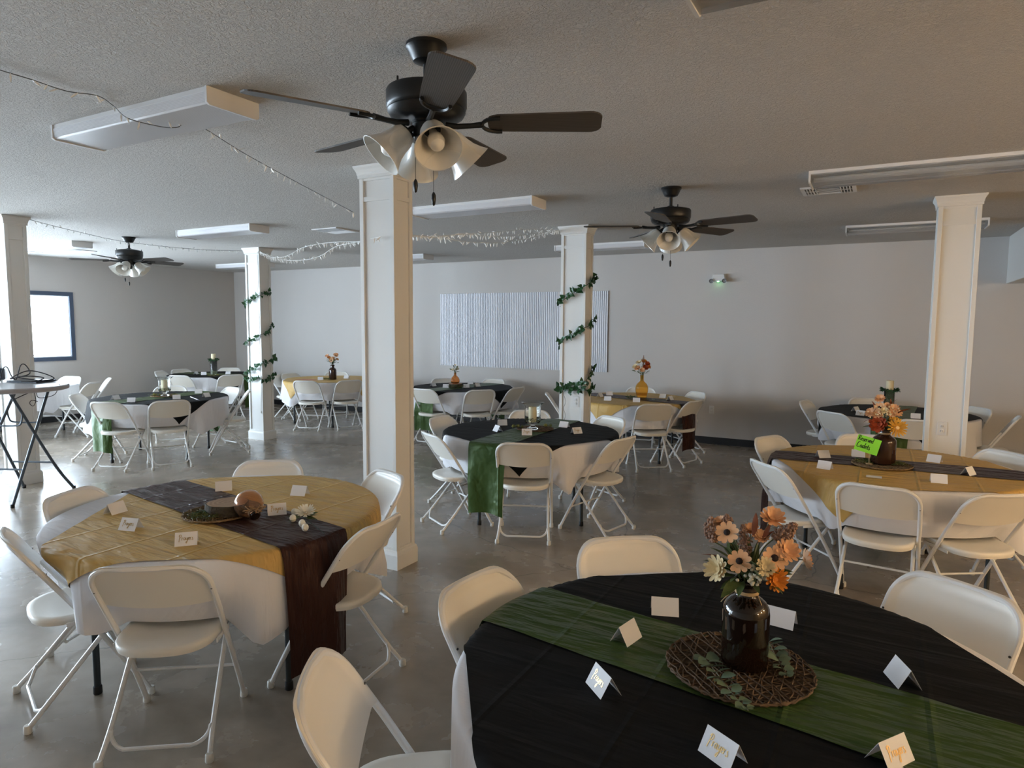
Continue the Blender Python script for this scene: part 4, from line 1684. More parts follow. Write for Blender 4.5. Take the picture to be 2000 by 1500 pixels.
BOTTLE = [(0.052, 0.0), (0.060, 0.004), (0.0625, 0.012), (0.0625, 0.150), (0.060, 0.165), (0.052, 0.180), (0.040, 0.190), (0.032, 0.196), (0.029, 0.204), (0.029, 0.228), (0.035, 0.231), (0.036, 0.240), (0.033, 0.244)]


def scaled(prof, sr, sz):
    return [(r * sr, z * sz) for r, z in prof]


# --- T1: dark bottle with autumn bouquet on a woven charger
c1 = at(1443, 1303, ZT)
charger(c1, 0.195, 'dark woven twig placemat under the flower bottle on the nearest table', 'wicker', 2)
b1 = at(1453, 1296, ZT + 0.011)
bottle(scaled(BOTTLE, 1.0, 1.0), 'glass_dark', b1, 'tall dark brown glass bottle with twine round its neck on the nearest table', neck_twine=(0.029, 0.206))
mouth = Vector((0, 0, 0.245))
o = empty('flower_bouquet', b1, 0, 'large bouquet of peach daisies, seed heads and berries in the nearest dark bottle', 'bouquet')
toC = Vector((-b1.x, -b1.y, 0.5)).normalized()
spec = [('daisy', 1420, 1040, 18, .03), ('daisy', 1444, 1096, 18, .06), ('daisy', 1513, 1090, 19, .05), ('peach', 1508, 1014, 20, -.02), ('peach', 1535, 1077, 20, .02), ('peach', 1570, 1093, 16, .0),
        ('cream', 1403, 1112, 21, .04), ('cream', 1494, 1108, 15, .07), ('orange', 1514, 1132, 19, .05), ('peach', 1466, 1036, 13, -.03), ('peach', 1486, 1050, 13, .0), ('peach', 1406, 1020, 11, -.02)]
px1 = (Vector((b1.x, b1.y, 0)).length) / FPX * 1.08
rb = random.Random(5)
mw = b1 + mouth
for (kd, u, v, r, dd) in spec:
    p = pt(b1, u, v, dd)
    out = (p - mw)
    n = toC * 0.8 + out.normalized() * (0.45 if kd == 'daisy' else 0.9)
    if u > 1560:
        n = Vector((rgt.x, rgt.y, 0.1))
    add_flower(o, kd, p - b1, n, r * 1.18 * px1, rb.uniform(0, 1))
    mid = (mw + p) / 2 + Vector((0, 0, 0.02)) - b1
    MB().tube(smooth_path([mouth - Vector((0, 0, 0.05)), mid, p - b1 - n.normalized() * 0.003], 5), 0.0016, 5).build('stem', 'leaf_green', o)
for i, (u0, v0, u1, v1, r) in enumerate([(1394, 1058, 1388, 1010, 15), (1424, 1030, 1418, 1004, 9), (1458, 1085, 1450, 1025, 12), (1512, 1052, 1556, 1024, 15)]):
    a, b = pt(b1, u0, v0, -0.005), pt(b1, u1, v1, -0.01)
    seed_head(o, a - b1, b - b1, r * px1, 40 + i)
    MB().tube(smooth_path([mouth - Vector((0, 0, 0.05)), (mw + a) / 2 - b1 + Vector((0, 0, .015)), a - b1], 5), 0.0016, 5).build('stem', 'leaf_green', o)
bm = MB()
for k in range(46):
    q = pt(b1, 1473 + rb.gauss(0, 9), 1124 + rb.gauss(0, 8), 0.06 + rb.uniform(-.01, .01))
    bm.sphere(q - b1, 3.2 * px1, 6, 4)
bm.build('berry_cluster', 'berry_white', o)
for k in range(80):
    a = rb.uniform(0, 2 * PI)
    e = rb.uniform(0.0, 1.2)
    d = Vector((math.cos(a) * math.cos(e), math.sin(a) * math.cos(e), math.sin(e)))
    add_leaf(o, long_leaf, mouth + d * rb.uniform(0.005, 0.06), d + Vector((0, 0, rb.uniform(-.3, .3))), rb.uniform(0.05, 0.095), rnd=rb)
for (u, v, du, dv) in ((1412, 1090, -40, -14), (1490, 1060, 12, -40), (1478, 1062, 30, -30), (1470, 1050, 10, -50)):
    p = pt(b1, u, v, 0.01)
    q = pt(b1, u + du, v + dv, 0.0)
    add_leaf(o, rust_leaf, p - b1, q - p, (q - p).length, rnd=rb)
eucalyptus([at(1378, 1287, ZT + 0.024), at(1408, 1325, ZT + 0.022), at(1435, 1360, ZT + 0.020), at(1462, 1388, ZT + 0.010)], 'eucalyptus sprig trailing in front of the nearest flower bottle', 13, 0.044, 3)
eucalyptus([at(1502, 1255, ZT + 0.03), at(1520, 1290, ZT + 0.024), at(1538, 1322, ZT + 0.02)], 'eucalyptus sprig lying right of the nearest flower bottle', 9, 0.042, 4)


# --- wood slice
def wood_slice(loc, r, h, label, seed=1):
    rnd = random.Random(seed)
    o = empty('wood_slice', loc, 0, label, 'wood slice')
    n = 40
    f = [1 + 0.04 * math.sin(3 * 2 * PI * k / n + seed) + 0.025 * math.sin(7 * 2 * PI * k / n) + rnd.uniform(-.012, .012) for k in range(n)]
    vs, fs = [], []
    for (k0, z) in ((1.0, 0), (1.03, h * 0.5), (1.0, h), (0.93, h)):
        for k in range(n):
            a = 2 * PI * k / n
            vs.append((r * k0 * f[k] * math.cos(a), r * k0 * f[k] * math.sin(a), z))
    for j in range(3):
        for k in range(n):
            l = (k + 1) % n
            fs.append((j * n + k, j * n + l, (j + 1) * n + l, (j + 1) * n + k))
    fs.append(tuple(range(n - 1, -1, -1)))
    MB().add(vs, fs).build('bark', 'bark', o)
    vs = [(r * 0.94 * f[k] * math.cos(2 * PI * k / n), r * 0.94 * f[k] * math.sin(2 * PI * k / n), h) for k in range(n)]
    vs += [(p[0], p[1], h - 0.002) for p in vs]
    fs = [tuple(range(n)), tuple(range(2 * n - 1, n - 1, -1))] + [(k, n + k, n + (k + 1) % n, (k + 1) % n) for k in range(n)]
    MB().add([(x, y, z + 0.001) for x, y, z in vs], fs).build('cut_face', 'slice_wood', o, smooth=False)
    return o


def moss_patch(loc, r, n, label, me, L, seed, h=0.02, m='moss', hole=0.0, name='moss_bed'):
    """loose bed of leaves and moss strands"""
    rnd = random.Random(seed)
    o = empty(name, loc, 0, label, 'greenery')
    s = MB()
    for k in range(n):
        a = rnd.uniform(0, 2 * PI)
        rr = hole + (r - hole) * math.sqrt(rnd.random())
        p = Vector((rr * math.cos(a), rr * math.sin(a), rnd.uniform(0.002, h)))
        q = p + Vector((rnd.uniform(-1, 1), rnd.uniform(-1, 1), rnd.uniform(-.1, .5))) * L
        q.z = max(0.002, q.z)
        mid = (p + q) / 2 + Vector((rnd.uniform(-1, 1), rnd.uniform(-1, 1), .5)) * L * 0.3
        s.tube([p, mid, q], [0.0012, 0.0016, 0.0006], 3)
    st = s.build('moss_strands', m, o)
    st['kind'] = 'stuff'
    for k in range(max(8, n // 8)):
        a = rnd.uniform(0, 2 * PI)
        rr = hole + (r - hole) * math.sqrt(rnd.random())
        p = Vector((rr * math.cos(a), rr * math.sin(a), rnd.uniform(0.004, h)))
        add_leaf(o, me, p, Vector((rnd.uniform(-1, 1), rnd.uniform(-1, 1), rnd.uniform(0, .6))), L * rnd.uniform(0.8, 1.2), rnd=rnd)
    return o


# --- T2: charger, moss, wood slice, tipped bottle, white flower pick
c2 = at(428, 1003, ZT)
charger(c2, 0.165, 'brown wicker placemat under the wood slice on the gold table', 'wicker_light', 6)
w2 = at(446, 1000, ZT + 0.012)
wood_slice(w2, 0.098, 0.05, 'round slice of wood with bark on the gold table with the tipped bottle', 2)
moss_patch(at(405, 1008, ZT + 0.012), 0.085, 240, 'bed of green moss and leaves left of the wood slice', moss_leaf, 0.026, 9, 0.016, 'moss')
g2 = at(487, 1012, ZT + 0.001)
o = empty('globe_bottle', g2, 0, 'round rose-amber glass bottle lying tipped over with twine at its neck', 'bottle')
axis = (at(517, 1040, ZT) - g2)
axis.z = 0
axis.normalize()
ax3 = (axis + Vector((0, 0, -0.28))).normalized()
prof = [(0.002, -0.066), (0.030, -0.064), (0.052, -0.046), (0.066, -0.020), (0.069, 0.004), (0.062, 0.032), (0.046, 0.052), (0.026, 0.064), (0.020, 0.074), (0.020, 0.100), (0.025, 0.103), (0.025, 0.112)]
Mb = frame_from(ax3).to_4x4()
Mb.translation = Vector((0, 0, 0.0705))
inner = [(max(r - 0.003, 0.001), z) for r, z in prof]
MB().lathe(prof + list(reversed(inner)), 36, M=Mb, cap0=True, cap1=True).build('glass', 'glass_rose', o, ang=60)
t = MB()
for k in range(4):
    t.tube([Mb @ Vector((0.023 * math.cos(a * PI / 9), 0.023 * math.sin(a * PI / 9), 0.078 + 0.005 * k)) for a in range(18)], 0.0024, 5, closed=True)
rt = random.Random(4)
for k in range(6):
    a0 = Mb @ Vector((0.02, 0, 0.085))
    pts = [a0 + Vector((rt.uniform(-.05, .05), rt.uniform(-.05, .03), rt.uniform(-.02, .03))) for _ in range(4)]
    pts = [Vector((p.x, p.y, max(0.006, p.z))) for p in pts]
    t.tube(smooth_path([a0] + pts, 5), 0.0022, 5)
t.build('twine', 'twine', o)
MB().lathe([(0.012, 0.104), (0.022, 0.106), (0.022, 0.118), (0.018, 0.122)], 16, M=Mb).build('stopper', 'glass_dark', o)
o2 = at(592, 1015, ZT + 0.002)
o = empty('flower_pick', o2, 0, 'white flower pick with cotton buds lying beside the tipped bottle', 'flower pick')
nrm = (Vector((rgt.x, rgt.y, 0)) * 0.1 - Vector((fwd.x, fwd.y, 0)) * 0.45 + Vector((0, 0, 0.9)))
add_flower(o, 'white', Vector((0.006, 0.01, 0.030)), nrm, 0.050)
rp = random.Random(3)
bud = MB().sphere((0, 0, 0), 0.016, 10, 7, (1, 1, 1.15)).mesh('cotton_bud', 'petal_white')
for (u, v) in ((575, 1000), (572, 1012), (590, 1022), (596, 1030)):
    q = at(u, v, ZT + 0.018) - o2
    inst(bud, 'cotton_bud', o, q)
for k in range(16):
    a = rp.uniform(0, 2 * PI)
    add_leaf(o, long_leaf, Vector((0.01 * math.cos(a), 0.01 * math.sin(a), 0.012)), Vector((math.cos(a), math.sin(a), rp.uniform(0.05, .5))), rp.uniform(0.04, 0.065), rnd=rp)
e = at(634, 1042, ZT + 0.004) - o2
MB().tube([Vector((0, 0, 0.012)), e * 0.5 + Vector((0, 0, 0.006)), e], 0.0022, 6).build('stem', 'ivy_stem', o)


# --- hurricane candles
def hurricane(loc, s, label, lab_c, lab_m, seed):
    o = empty('hurricane_vase', loc, 0, label, 'candle holder')
    outp = [(0.050, 0), (0.052, 0.006), (0.046, 0.012), (0.024, 0.020), (0.021, 0.034), (0.026, 0.045), (0.060, 0.056), (0.070, 0.068), (0.072, 0.09), (0.071, 0.19), (0.075, 0.212), (0.088, 0.230), (0.106, 0.240)]
    inn = [(0.104, 0.2415), (0.086, 0.233), (0.072, 0.214), (0.068, 0.19), (0.069, 0.09), (0.066, 0.072), (0.055, 0.062), (0.002, 0.060)]
    MB().lathe(scaled(outp + inn, s, s), 40, cap1=False).build('glass', 'glass_clear', o, ang=50)
    zc0 = loc.z + 0.061 * s
    k = empty('pillar_candle', (loc.x, loc.y, zc0), 0, lab_c, 'candle', 'cream pillar candles')
    MB().lathe(scaled([(0.034, 0.0), (0.036, 0.004), (0.036, 0.135), (0.033, 0.140), (0.030, 0.132), (0.004, 0.128)], s, s), 28).build('wax', 'candle', k)
    MB().tube([(0, 0, 0.126 * s), (0.001, 0, 0.142 * s)], 0.0012, 5).build('wick', 'wick', k)
    moss_patch(Vector((loc.x, loc.y, zc0)), 0.060 * s, 150, lab_m, moss_leaf, 0.018, seed, 0.038, 'moss', 0.040 * s)
    return o


def ball_greens(loc, label, n, seed, spread, cols=('moss', 'moss_yellow')):
    rnd = random.Random(seed)
    o = empty('greenery_pick', loc, 0, label, 'greenery')
    for k in range(n):
        p = Vector((rnd.uniform(-spread, spread), rnd.uniform(-spread * .5, spread * .5), 0.014))
        m = MB()
        m.sphere(p, 0.013, 8, 5, (1, 1, 0.9))
        for j in range(14):
            a, b = rnd.uniform(0, 2 * PI), rnd.uniform(0, PI)
            d = Vector((math.cos(a) * math.sin(b), math.sin(a) * math.sin(b), abs(math.cos(b))))
            m.tube([p + d * 0.010, p + d * 0.019], [0.002, 0.0008], 4)
        m.build('moss_ball', rnd.choice(cols), o)
    for k in range(n * 3):
        a = rnd.uniform(0, 2 * PI)
        add_leaf(o, round_leaf, Vector((rnd.uniform(-spread, spread), rnd.uniform(-spread * .5, spread * .5), 0.008)), Vector((math.cos(a), math.sin(a), .4)), 0.024, rnd=rnd)


h3 = at(1040, 838, ZT + 0.012)
charger(at(1045, 838, ZT), 0.165, 'dark woven placemat under the middle hurricane candle', 'wicker', 7)
hurricane(h3, 1.0, 'clear glass hurricane vase on the middle black table', 'cream pillar candle inside the middle hurricane vase', 'dark green moss in the middle hurricane vase', 14)
ball_greens(at(1012, 836, ZT + 0.012), 'green moss balls left of the middle hurricane vase', 5, 31, 0.045)
ball_greens(at(1070, 834, ZT + 0.012), 'green moss balls right of the middle hurricane vase', 3, 32, 0.03)
h5 = at(322, 773, ZT + 0.012)
charger(at(322, 773, ZT), 0.165, 'light wicker placemat under the left hurricane candle', 'wicker_light', 8)
hurricane(h5, 1.0, 'clear glass hurricane vase on the dark left table', 'cream pillar candle inside the left hurricane vase', 'dark green moss in the left hurricane vase', 15)
ball_greens(at(300, 773, ZT + 0.012), 'yellow-green moss balls left of the left hurricane vase', 6, 33, 0.07, ('moss_yellow', 'moss_yellow'))
ball_greens(at(341, 773, ZT + 0.012), 'yellow-green moss balls right of the left hurricane vase', 4, 34, 0.05, ('moss_yellow', 'moss'))

# --- T4: brown bottle, autumn bouquet, green note on a stick
charger(at(1722, 908, ZT), 0.185, 'brown wicker placemat under the green note bottle', 'wicker_light', 9)
b4 = at(1724, 905, ZT + 0.011)
bottle(scaled(BOTTLE, 1.22, 1.0), 'glass_brown', b4, 'wide dark brown glass bottle beside the green note', neck_twine=(0.035, 0.206))
o = empty('flower_bouquet', b4, 0, 'autumn bouquet of orange and rust flowers with grasses beside the green note', 'bouquet')
px4 = Vector((b4.x, b4.y, 0)).length / FPX * 1.04
toC4 = Vector((-b4.x, -b4.y, 2)).normalized()
mw = b4 + Vector((0, 0, 0.245))
for (kd, u, v, r, dd) in [('peach', 1719, 780, 9, 0), ('daisy', 1718, 796, 10, .03), ('peach', 1702, 807, 10, .02), ('peach', 1714, 810, 9, .05), ('cream', 1728, 803, 7, .06), ('peach', 1746, 799, 9, .02), ('peach', 1742, 808, 9, .05), ('peach', 1732, 794, 8, .0), ('rust', 1716, 830, 15, .06), ('gold', 1752, 836, 16, .06), ('gold', 1746, 822, 9, .03), ('daisy', 1752, 806, 9, 0)]:
    p = pt(b4, u, v, dd)
    n = toC4 * 0.9 + (p - mw).normalized() * 0.6
    add_flower(o, kd, p - b4, n, r * px4, rb.uniform(0, 1))
    MB().tube(smooth_path([Vector((0, 0, 0.2)), (mw + p) / 2 - b4 + Vector((0, 0, .012)), p - b4], 5), 0.0018, 5).build('stem', 'leaf_green', o)
for (u0, v0, u1, v1) in ((1712, 800, 1706, 784), (1735, 800, 1746, 780), (1738, 803, 1742, 782), (1748, 812, 1768, 797), (1750, 808, 1774, 796), (1703, 818, 1686, 822)):
    p, q = pt(b4, u0, v0), pt(b4, u1, v1)
    add_leaf(o, rust_leaf, p - b4, q - p, (q - p).length * 1.15, rnd=rb)
bm = MB()
for k in range(60):
    q = pt(b4, 1728 + rb.gauss(0, 12), 806 + rb.gauss(0, 7), 0.06 + rb.uniform(-.02, .02))
    bm.sphere(q - b4, 1.3 * px4, 5, 4)
bm.build('berry_cluster', 'petal_cream', o)
for k in range(34):
    a, e = rb.uniform(0, 2 * PI), rb.uniform(0.0, 1.2)
    d = Vector((math.cos(a) * math.cos(e), math.sin(a) * math.cos(e), math.sin(e)))
    add_leaf(o, long_leaf, Vector((0, 0, 0.245)) + d * rb.uniform(0.005, 0.07), d, rb.uniform(0.05, 0.085), rnd=rb)
moss_patch(at(1690, 903, ZT + 0.012), 0.06, 120, 'sprig of dry moss left of the green note bottle', moss_leaf, 0.024, 17, 0.014)
moss_patch(at(1752, 908, ZT + 0.012), 0.06, 120, 'sprig of dry moss right of the green note bottle', moss_leaf, 0.024, 18, 0.014)

# ------------------------------------------------------------------ lettering by strokes
GL = {
    'P': (1.0, [[(.38, 2.0), (.22, .8), (.05, -.6)], [(.0, 1.6), (.35, 2.12), (.8, 2.0), (.85, 1.5), (.55, 1.0), (.25, .9)]]),
    'r': (.55, [[(.08, 1.0), (.04, 0)], [(.06, .55), (.22, .92), (.45, 1.0)]]),
    'a': (.85, [[(.6, .85), (.3, 1.0), (.08, .55), (.2, .05), (.5, .2), (.64, .9), (.6, .25), (.8, .02)]]),
    'y': (.85, [[(.05, .98), (.05, .4), (.25, .08), (.5, .4), (.66, 1.0)], [(.66, 1.0), (.52, -.3), (.3, -1.15), (.06, -1.1), (.16, -.6), (.75, .1)]]),
    'e': (.6, [[(.04, .45), (.4, .62), (.42, .95), (.18, .98), (.03, .5), (.15, .05), (.55, .15)]]),
    's': (.6, [[(.48, .95), (.2, .85), (.35, .45), (.48, .1), (.25, -.1), (.02, .08)]]),
    'R': (1.0, [[(.3, 1.9), (.05, 0)], [(.05, 1.7), (.5, 1.95), (.75, 1.6), (.5, 1.1), (.2, 1.0)], [(.3, 1.0), (.8, 0)]]),
    'v': (.7, [[(.05, 1.0), (.28, .02), (.62, 1.05)]]),
    'd': (.85, [[(.55, .85), (.28, .98), (.06, .5), (.2, .04), (.5, .2)], [(.75, 2.0), (.55, .6), (.6, 0)]]),
    'C': (1.1, [[(.85, 1.9), (.5, 2.0), (.15, 1.2), (.1, .4), (.35, 0), (.85, .3)]]),
    't': (.5, [[(.35, 1.6), (.2, .5), (.25, .02), (.45, .1)], [(.05, 1.0), (.5, 1.1)]]),
}


def lettering(word, width, hgt_x=None, wd=0.085):
    """list of 2D ribbons (left and right edges) centred on 0,0, scaled to the width"""
    x = 0
    rib = []
    for chx in word:
        adv, strokes = GL[chx]
        for st in strokes:
            pts = smooth_path([(x + a, b, 0) for a, b in st], 5)
            rib.append([(p.x, p.y) for p in pts])
        x += adv
    sc = width / x
    out = []
    for st in rib:
        st = [((a - x / 2) * sc, (b - 0.45) * sc) for a, b in st]
        L, Rr = [], []
        for i, p in enumerate(st):
            q0, q1 = st[max(i - 1, 0)], st[min(i + 1, len(st) - 1)]
            dx, dy = q1[0] - q0[0], q1[1] - q0[1]
            n = math.hypot(dx, dy) or 1
            h = wd * sc * (0.7 + 0.6 * abs(dy) / n)
            L.append((p[0] - dy / n * h, p[1] + dx / n * h))
            Rr.append((p[0] + dy / n * h, p[1] - dx / n * h))
        out.append((L, Rr))
    return out


def letters_mesh(word, width, M, m, wd=0.085):
    mb = MB()
    for L, Rr in lettering(word, width, wd=wd):
        n = len(L)
        vs = [(a, b, 0.0004) for a, b in L] + [(a, b, 0.0004) for a, b in Rr] + [(a, b, -0.0001) for a, b in L] + [(a, b, -0.0001) for a, b in Rr]
        fs = [(i, n + i, n + i + 1, i + 1) for i in range(n - 1)]
        fs += [(i, i + 1, 2 * n + i + 1, 2 * n + i) for i in range(n - 1)] + [(n + i + 1, n + i, 3 * n + i, 3 * n + i + 1) for i in range(n - 1)]
        mb.add(vs, fs, M)
    return mb.mesh('lettering', m, smooth=False)


# green note on its stick
s4 = at(1697, 906, ZT + 0.013)
o = empty('note_holder', s4, 0, 'thin wooden stick with a white bead holding the green note', 'note holder')
zcl = hgt(1697, 883, s4)
MB().tube([(0, 0, 0), (0, 0, zcl - s4.z)], 0.0022, 6).build('stick', 'wood_stick', o)
MB().sphere((0, 0, zcl - s4.z), 0.009, 12, 8).build('bead', 'bead_white', o)
MB().lathe([(0.02, 0), (0.02, 0.003), (0.003, 0.004)], 16).build('foot', 'wood_stick', o)
nc = pt(s4, 1694.5, 869, 0.012)
vdir = Vector((-nc.x, -nc.y, 0)).normalized()
xdir = Vector((0, 0, 1)).cross(vdir)
tilt = R_(-14)
Xn = xdir * math.cos(tilt) + Vector((0, 0, 1)) * math.sin(tilt)
Yn = -xdir * math.sin(tilt) + Vector((0, 0, 1)) * math.cos(tilt)
pxn = math.hypot(nc.x, nc.y) / FPX * 1.03
nw, nh = 36 * pxn, 27 * pxn
Mn = Matrix((Xn, Yn, Xn.cross(Yn))).transposed().to_4x4()
Mn.translation = nc
note = MB().box(-nw / 2, nw / 2, -nh / 2, nh / 2, -0.0006, 0).build('reserved_note', 'note_green', None, smooth=False)
note.matrix_world = Mn
tag(note, 'small bright green card handwritten with two words, tilted beside the brown bottle', 'note')
for word, wdt, ox, oy in (('Reserved', nw * 0.66, -nw * 0.12, nh * 0.24), ('Cadets', nw * 0.58, -nw * 0.14, -nh * 0.20)):
    inst(letters_mesh(word, wdt, T(ox, oy, 0.0003), 'ink_black', 0.10), 'lettering', note)

# ------------------------------------------------------------------ tent cards
CWD, CHT, CSP = 0.088, 0.052, 0.030
cm = MB()
th = 0.0006
sl = math.hypot(CHT, CSP)
for s in (-1, 1):
    vs = [(-CWD / 2, s * CSP, 0), (CWD / 2, s * CSP, 0), (CWD / 2, 0, CHT), (-CWD / 2, 0, CHT)]
    n = Vector((0, s * CHT, CSP)).normalized() * th
    vs2 = [(v[0], v[1] - n.y, max(0, v[2] - n.z)) for v in vs]
    fs = [(0, 1, 2, 3), (7, 6, 5, 4), (0, 4, 5, 1), (1, 5, 6, 2), (2, 6, 7, 3), (3, 7, 4, 0)]
    cm.add(vs + vs2, fs if s == -1 else [f[::-1] for f in fs])
card_me = cm.mesh('place_card', 'card_white', smooth=False)
ang_f = math.atan2(CHT, CSP)
Mf = Matrix.Translation((0, -CSP / 2, CHT / 2)) @ Matrix.Rotation(ang_f, 4, 'X') @ Matrix.Translation((0, 0, 0.0004))
text_me = letters_mesh('Prayers', 0.056, Mf, 'ink_gold', 0.075)


def card(u, v, z, yaw, label, text=False, flat=False):
    """yaw 0: lettered face towards the camera"""
    p = at(u, v, z)
    rz = math.atan2(p.y, p.x) - PI / 2 + R_(yaw)
    c = inst(card_me, 'place_card', None, p, (0, 0, rz))
    if flat:
        c.scale = (1, 1.2, 0.06)
    tag(c, label, 'place card', 'folded white place cards')
    if text:
        inst(text_me, 'lettering', c)


GT, KT = ZG, ZT
N_ = 'on the nearest black table'
card(1298, 1196, GT, 4, 'blank white tent card left of the flower bottle, farthest back ' + N_)
card(1223, 1248, KT, 60, 'white tent card standing on the green runner at its left ' + N_)
card(1178, 1345, GT, -62, 'white tent card at the left front ' + N_ + ', lettered Prayers', True)
card(1411, 1478, GT, -40, 'white tent card lettered Prayers at the bottom middle of the picture', True)
card(1738, 1484, GT, 58, 'white tent card with gleaming gold Prayers at the bottom right', True)
card(1762, 1330, GT, -64, 'blank white tent card turned edgewise right of the placemat ' + N_)
card(1525, 1218, GT, -14, 'blank white tent card half behind the dark flower bottle')
N_ = 'on the gold table with the tipped bottle'
card(437, 957, GT, 0, 'white tent card behind the wood slice ' + N_)
card(586, 966, GT, -30, 'white tent card at the far right ' + N_)
card(541, 1003, KT, 2, 'white tent card behind the tipped glass bottle', True)
card(226, 1001, GT, 38, 'white tent card farthest left ' + N_)
card(256, 1033, GT, -42, 'shiny white tent card second from the left ' + N_, True)
card(365, 1062, GT, -8, 'white tent card lettered Prayers nearest the front ' + N_, True)
N_ = 'on the middle black table'
card(972, 842, GT, -62, 'white tent card seen edgewise at the left ' + N_)
card(981, 830, GT, 10, 'white tent card farther back at the left ' + N_)
card(1029, 849, KT, 0, 'white tent card lettered Prayers before the middle hurricane vase', True)
card(1102, 834, GT, -25, 'bright white tent card right of the middle hurricane vase')
card(1126, 846, GT, 30, 'lettered white tent card farthest right ' + N_, True)
N_ = 'on the green note table'
card(1607, 893, KT, 32, 'white tent card on the dark runner, back left ' + N_)
card(1611, 915, GT, -20, 'white tent card at the front left ' + N_)
card(1676, 892, GT, 4, 'white tent card just below the green note')
card(1707, 931, GT, 0, 'white card lying flat before the brown bottle ' + N_, flat=True)
card(1833, 942, GT, 8, 'white tent card near the front edge ' + N_)
card(1825, 902, GT, -18, 'white tent card behind the runner right of the brown bottle ' + N_)
card(1891, 927, GT, 66, 'white tent card seen edgewise at the right ' + N_)
N_ = 'on the dark left table'
card(257, 785, GT, -14, 'white tent card at the front left ' + N_)
card(226, 780, GT, 40, 'white tent card farthest left ' + N_)
card(345, 779, GT, 0, 'white tent card before the left hurricane vase')
card(388, 768, KT, -10, 'white tent card on the green runner ' + N_)
card(403, 775, GT, 40, 'white tent card farthest right ' + N_)
pn = at(372, 775, GT + 0.005)
qn = at(390, 782, GT + 0.005)
o = empty('pen', pn, 0, 'white pen lying on the dark left table right of the vase', 'pen')
MB().tube([Vector((0, 0, 0)), (qn - pn) * 0.78], 0.0048, 8).build('barrel', 'pen_white', o)
MB().tube([(qn - pn) * 0.78, (qn - pn)], [0.0048, 0.0015], 8).build('tip', 'device_dark', o)
card(398, 732, GT, -4, 'white tent card left of the candle in the far corner')
card(383, 731, GT, 60, 'white tent card seen edgewise on the far corner table')
card(446, 731, GT, -20, 'white tent card right of the candle in the far corner')
card(626, 742, GT, -4, 'white tent card left of the far brown flower bottle')
card(677, 739, GT, -24, 'white tent card right of the far brown flower bottle')
N_ = 'under the slatted panel'
card(846, 754, GT, 45, 'white tent card farthest left on the table ' + N_)
card(871, 757, KT, -10, 'white tent card just left of the little orange vase')
card(911, 757, GT, 0, 'white tent card just right of the little orange vase')
card(919, 750, GT, -6, 'white tent card behind the others right of the little orange vase')
card(932, 755, GT, 40, 'white tent card farthest right on the table ' + N_)
N_ = 'on the amber vase table'
card(1172, 775, KT, 60, 'white tent card leaning at the far left ' + N_)
card(1190, 772, GT, 10, 'grey-shaded white tent card at the back left ' + N_)
card(1187, 782, GT, -10, 'bright white tent card at the front left ' + N_)
card(1243, 785, GT, 0, 'white tent card right in front of the amber vase')
card(1295, 777, GT, -22, 'bright white tent card right of the amber vase')
card(1309, 781, KT, 62, 'white tent card seen edgewise at the right ' + N_)
N_ = 'on the dark table behind the plain column'
card(1681, 811, GT, -18, 'lettered white tent card left ' + N_, True)
card(1671, 803, GT, 60, 'white tent card seen edgewise ' + N_)
card(1788, 817, GT, 4, 'white tent card beside the plain right column edge')


# ------------------------------------------------------------------ far bouquets, candles and vases
def small_bouquet(loc, h0, label, kinds, spread, hb, n, seed, leaves=16, fr=0.035, spike=None):
    rnd = random.Random(seed)
    o = empty('flower_bouquet', loc, 0, label, 'bouquet')
    for k in range(n):
        a = 2 * PI * k / n * 2.4 + rnd.uniform(-.4, .4)
        rr = spread * math.sqrt((k + 0.6) / n)
        p = Vector((rr * math.cos(a), rr * math.sin(a), h0 + hb * rnd.uniform(0.35, 1.0)))
        nn = (p - Vector((0, 0, h0))).normalized() + Vector((-loc.x, -loc.y, 0)).normalized() * 0.7
        add_flower(o, kinds[k % len(kinds)], p, nn, fr * rnd.uniform(0.8, 1.15))
        MB().tube(smooth_path([Vector((0, 0, h0 - 0.08)), Vector((p.x * .3, p.y * .3, h0 + 0.02)), p], 4), 0.0018, 4).build('stem', 'leaf_green', o)
    for k in range(leaves):
        a, e = rnd.uniform(0, 2 * PI), rnd.uniform(0.2, 1.3)
        d = Vector((math.cos(a) * math.cos(e), math.sin(a) * math.cos(e), math.sin(e)))
        add_leaf(o, long_leaf, Vector((0, 0, h0)) + d * rnd.uniform(0.0, hb * 0.6), d, rnd.uniform(0.05, 0.08), rnd=rnd)
    if spike:
        seed_head(o, Vector((0.01, 0, h0 + hb * 0.6)), Vector((0.015, 0, h0 + hb + spike)), 0.016, seed)
    return o


b7 = at(650, 741, ZG + 0.001)
bottle(scaled(BOTTLE, 1.0, 1.0), 'glass_brown', b7, 'dark brown flower bottle on the gold table behind the left ivy column')
small_bouquet(b7, 0.245, 'peach bouquet in the far brown bottle left of the tall column', ['peach', 'daisy', 'peach', 'orange'], 0.10, 0.17, 12, 51, 18, 0.034)
moss_patch(at(640, 741, ZG + 0.001), 0.085, 160, 'dry moss round the far brown flower bottle', moss_leaf, 0.03, 19, 0.02, 'moss_yellow')
o0 = at(600, 742, ZG + 0.003)
o = empty('ribbon_strips', o0, 0, 'pink ribbon strips laid on the gold table behind the left ivy column', 'ribbon')
rr7 = random.Random(8)
for k in range(5):
    a = R_(25) + rr7.uniform(-.12, .12)
    L = rr7.uniform(0.22, 0.38)
    off = Vector((rr7.uniform(-.1, .1), rr7.uniform(-.06, .06), 0.002 * k))
    m = MB().box(-L / 2, L / 2, -0.016, 0.016, 0, 0.0015, M=T(off.x, off.y, off.z, a))
    m.build('strip', 'ribbon_pink', o, smooth=False)

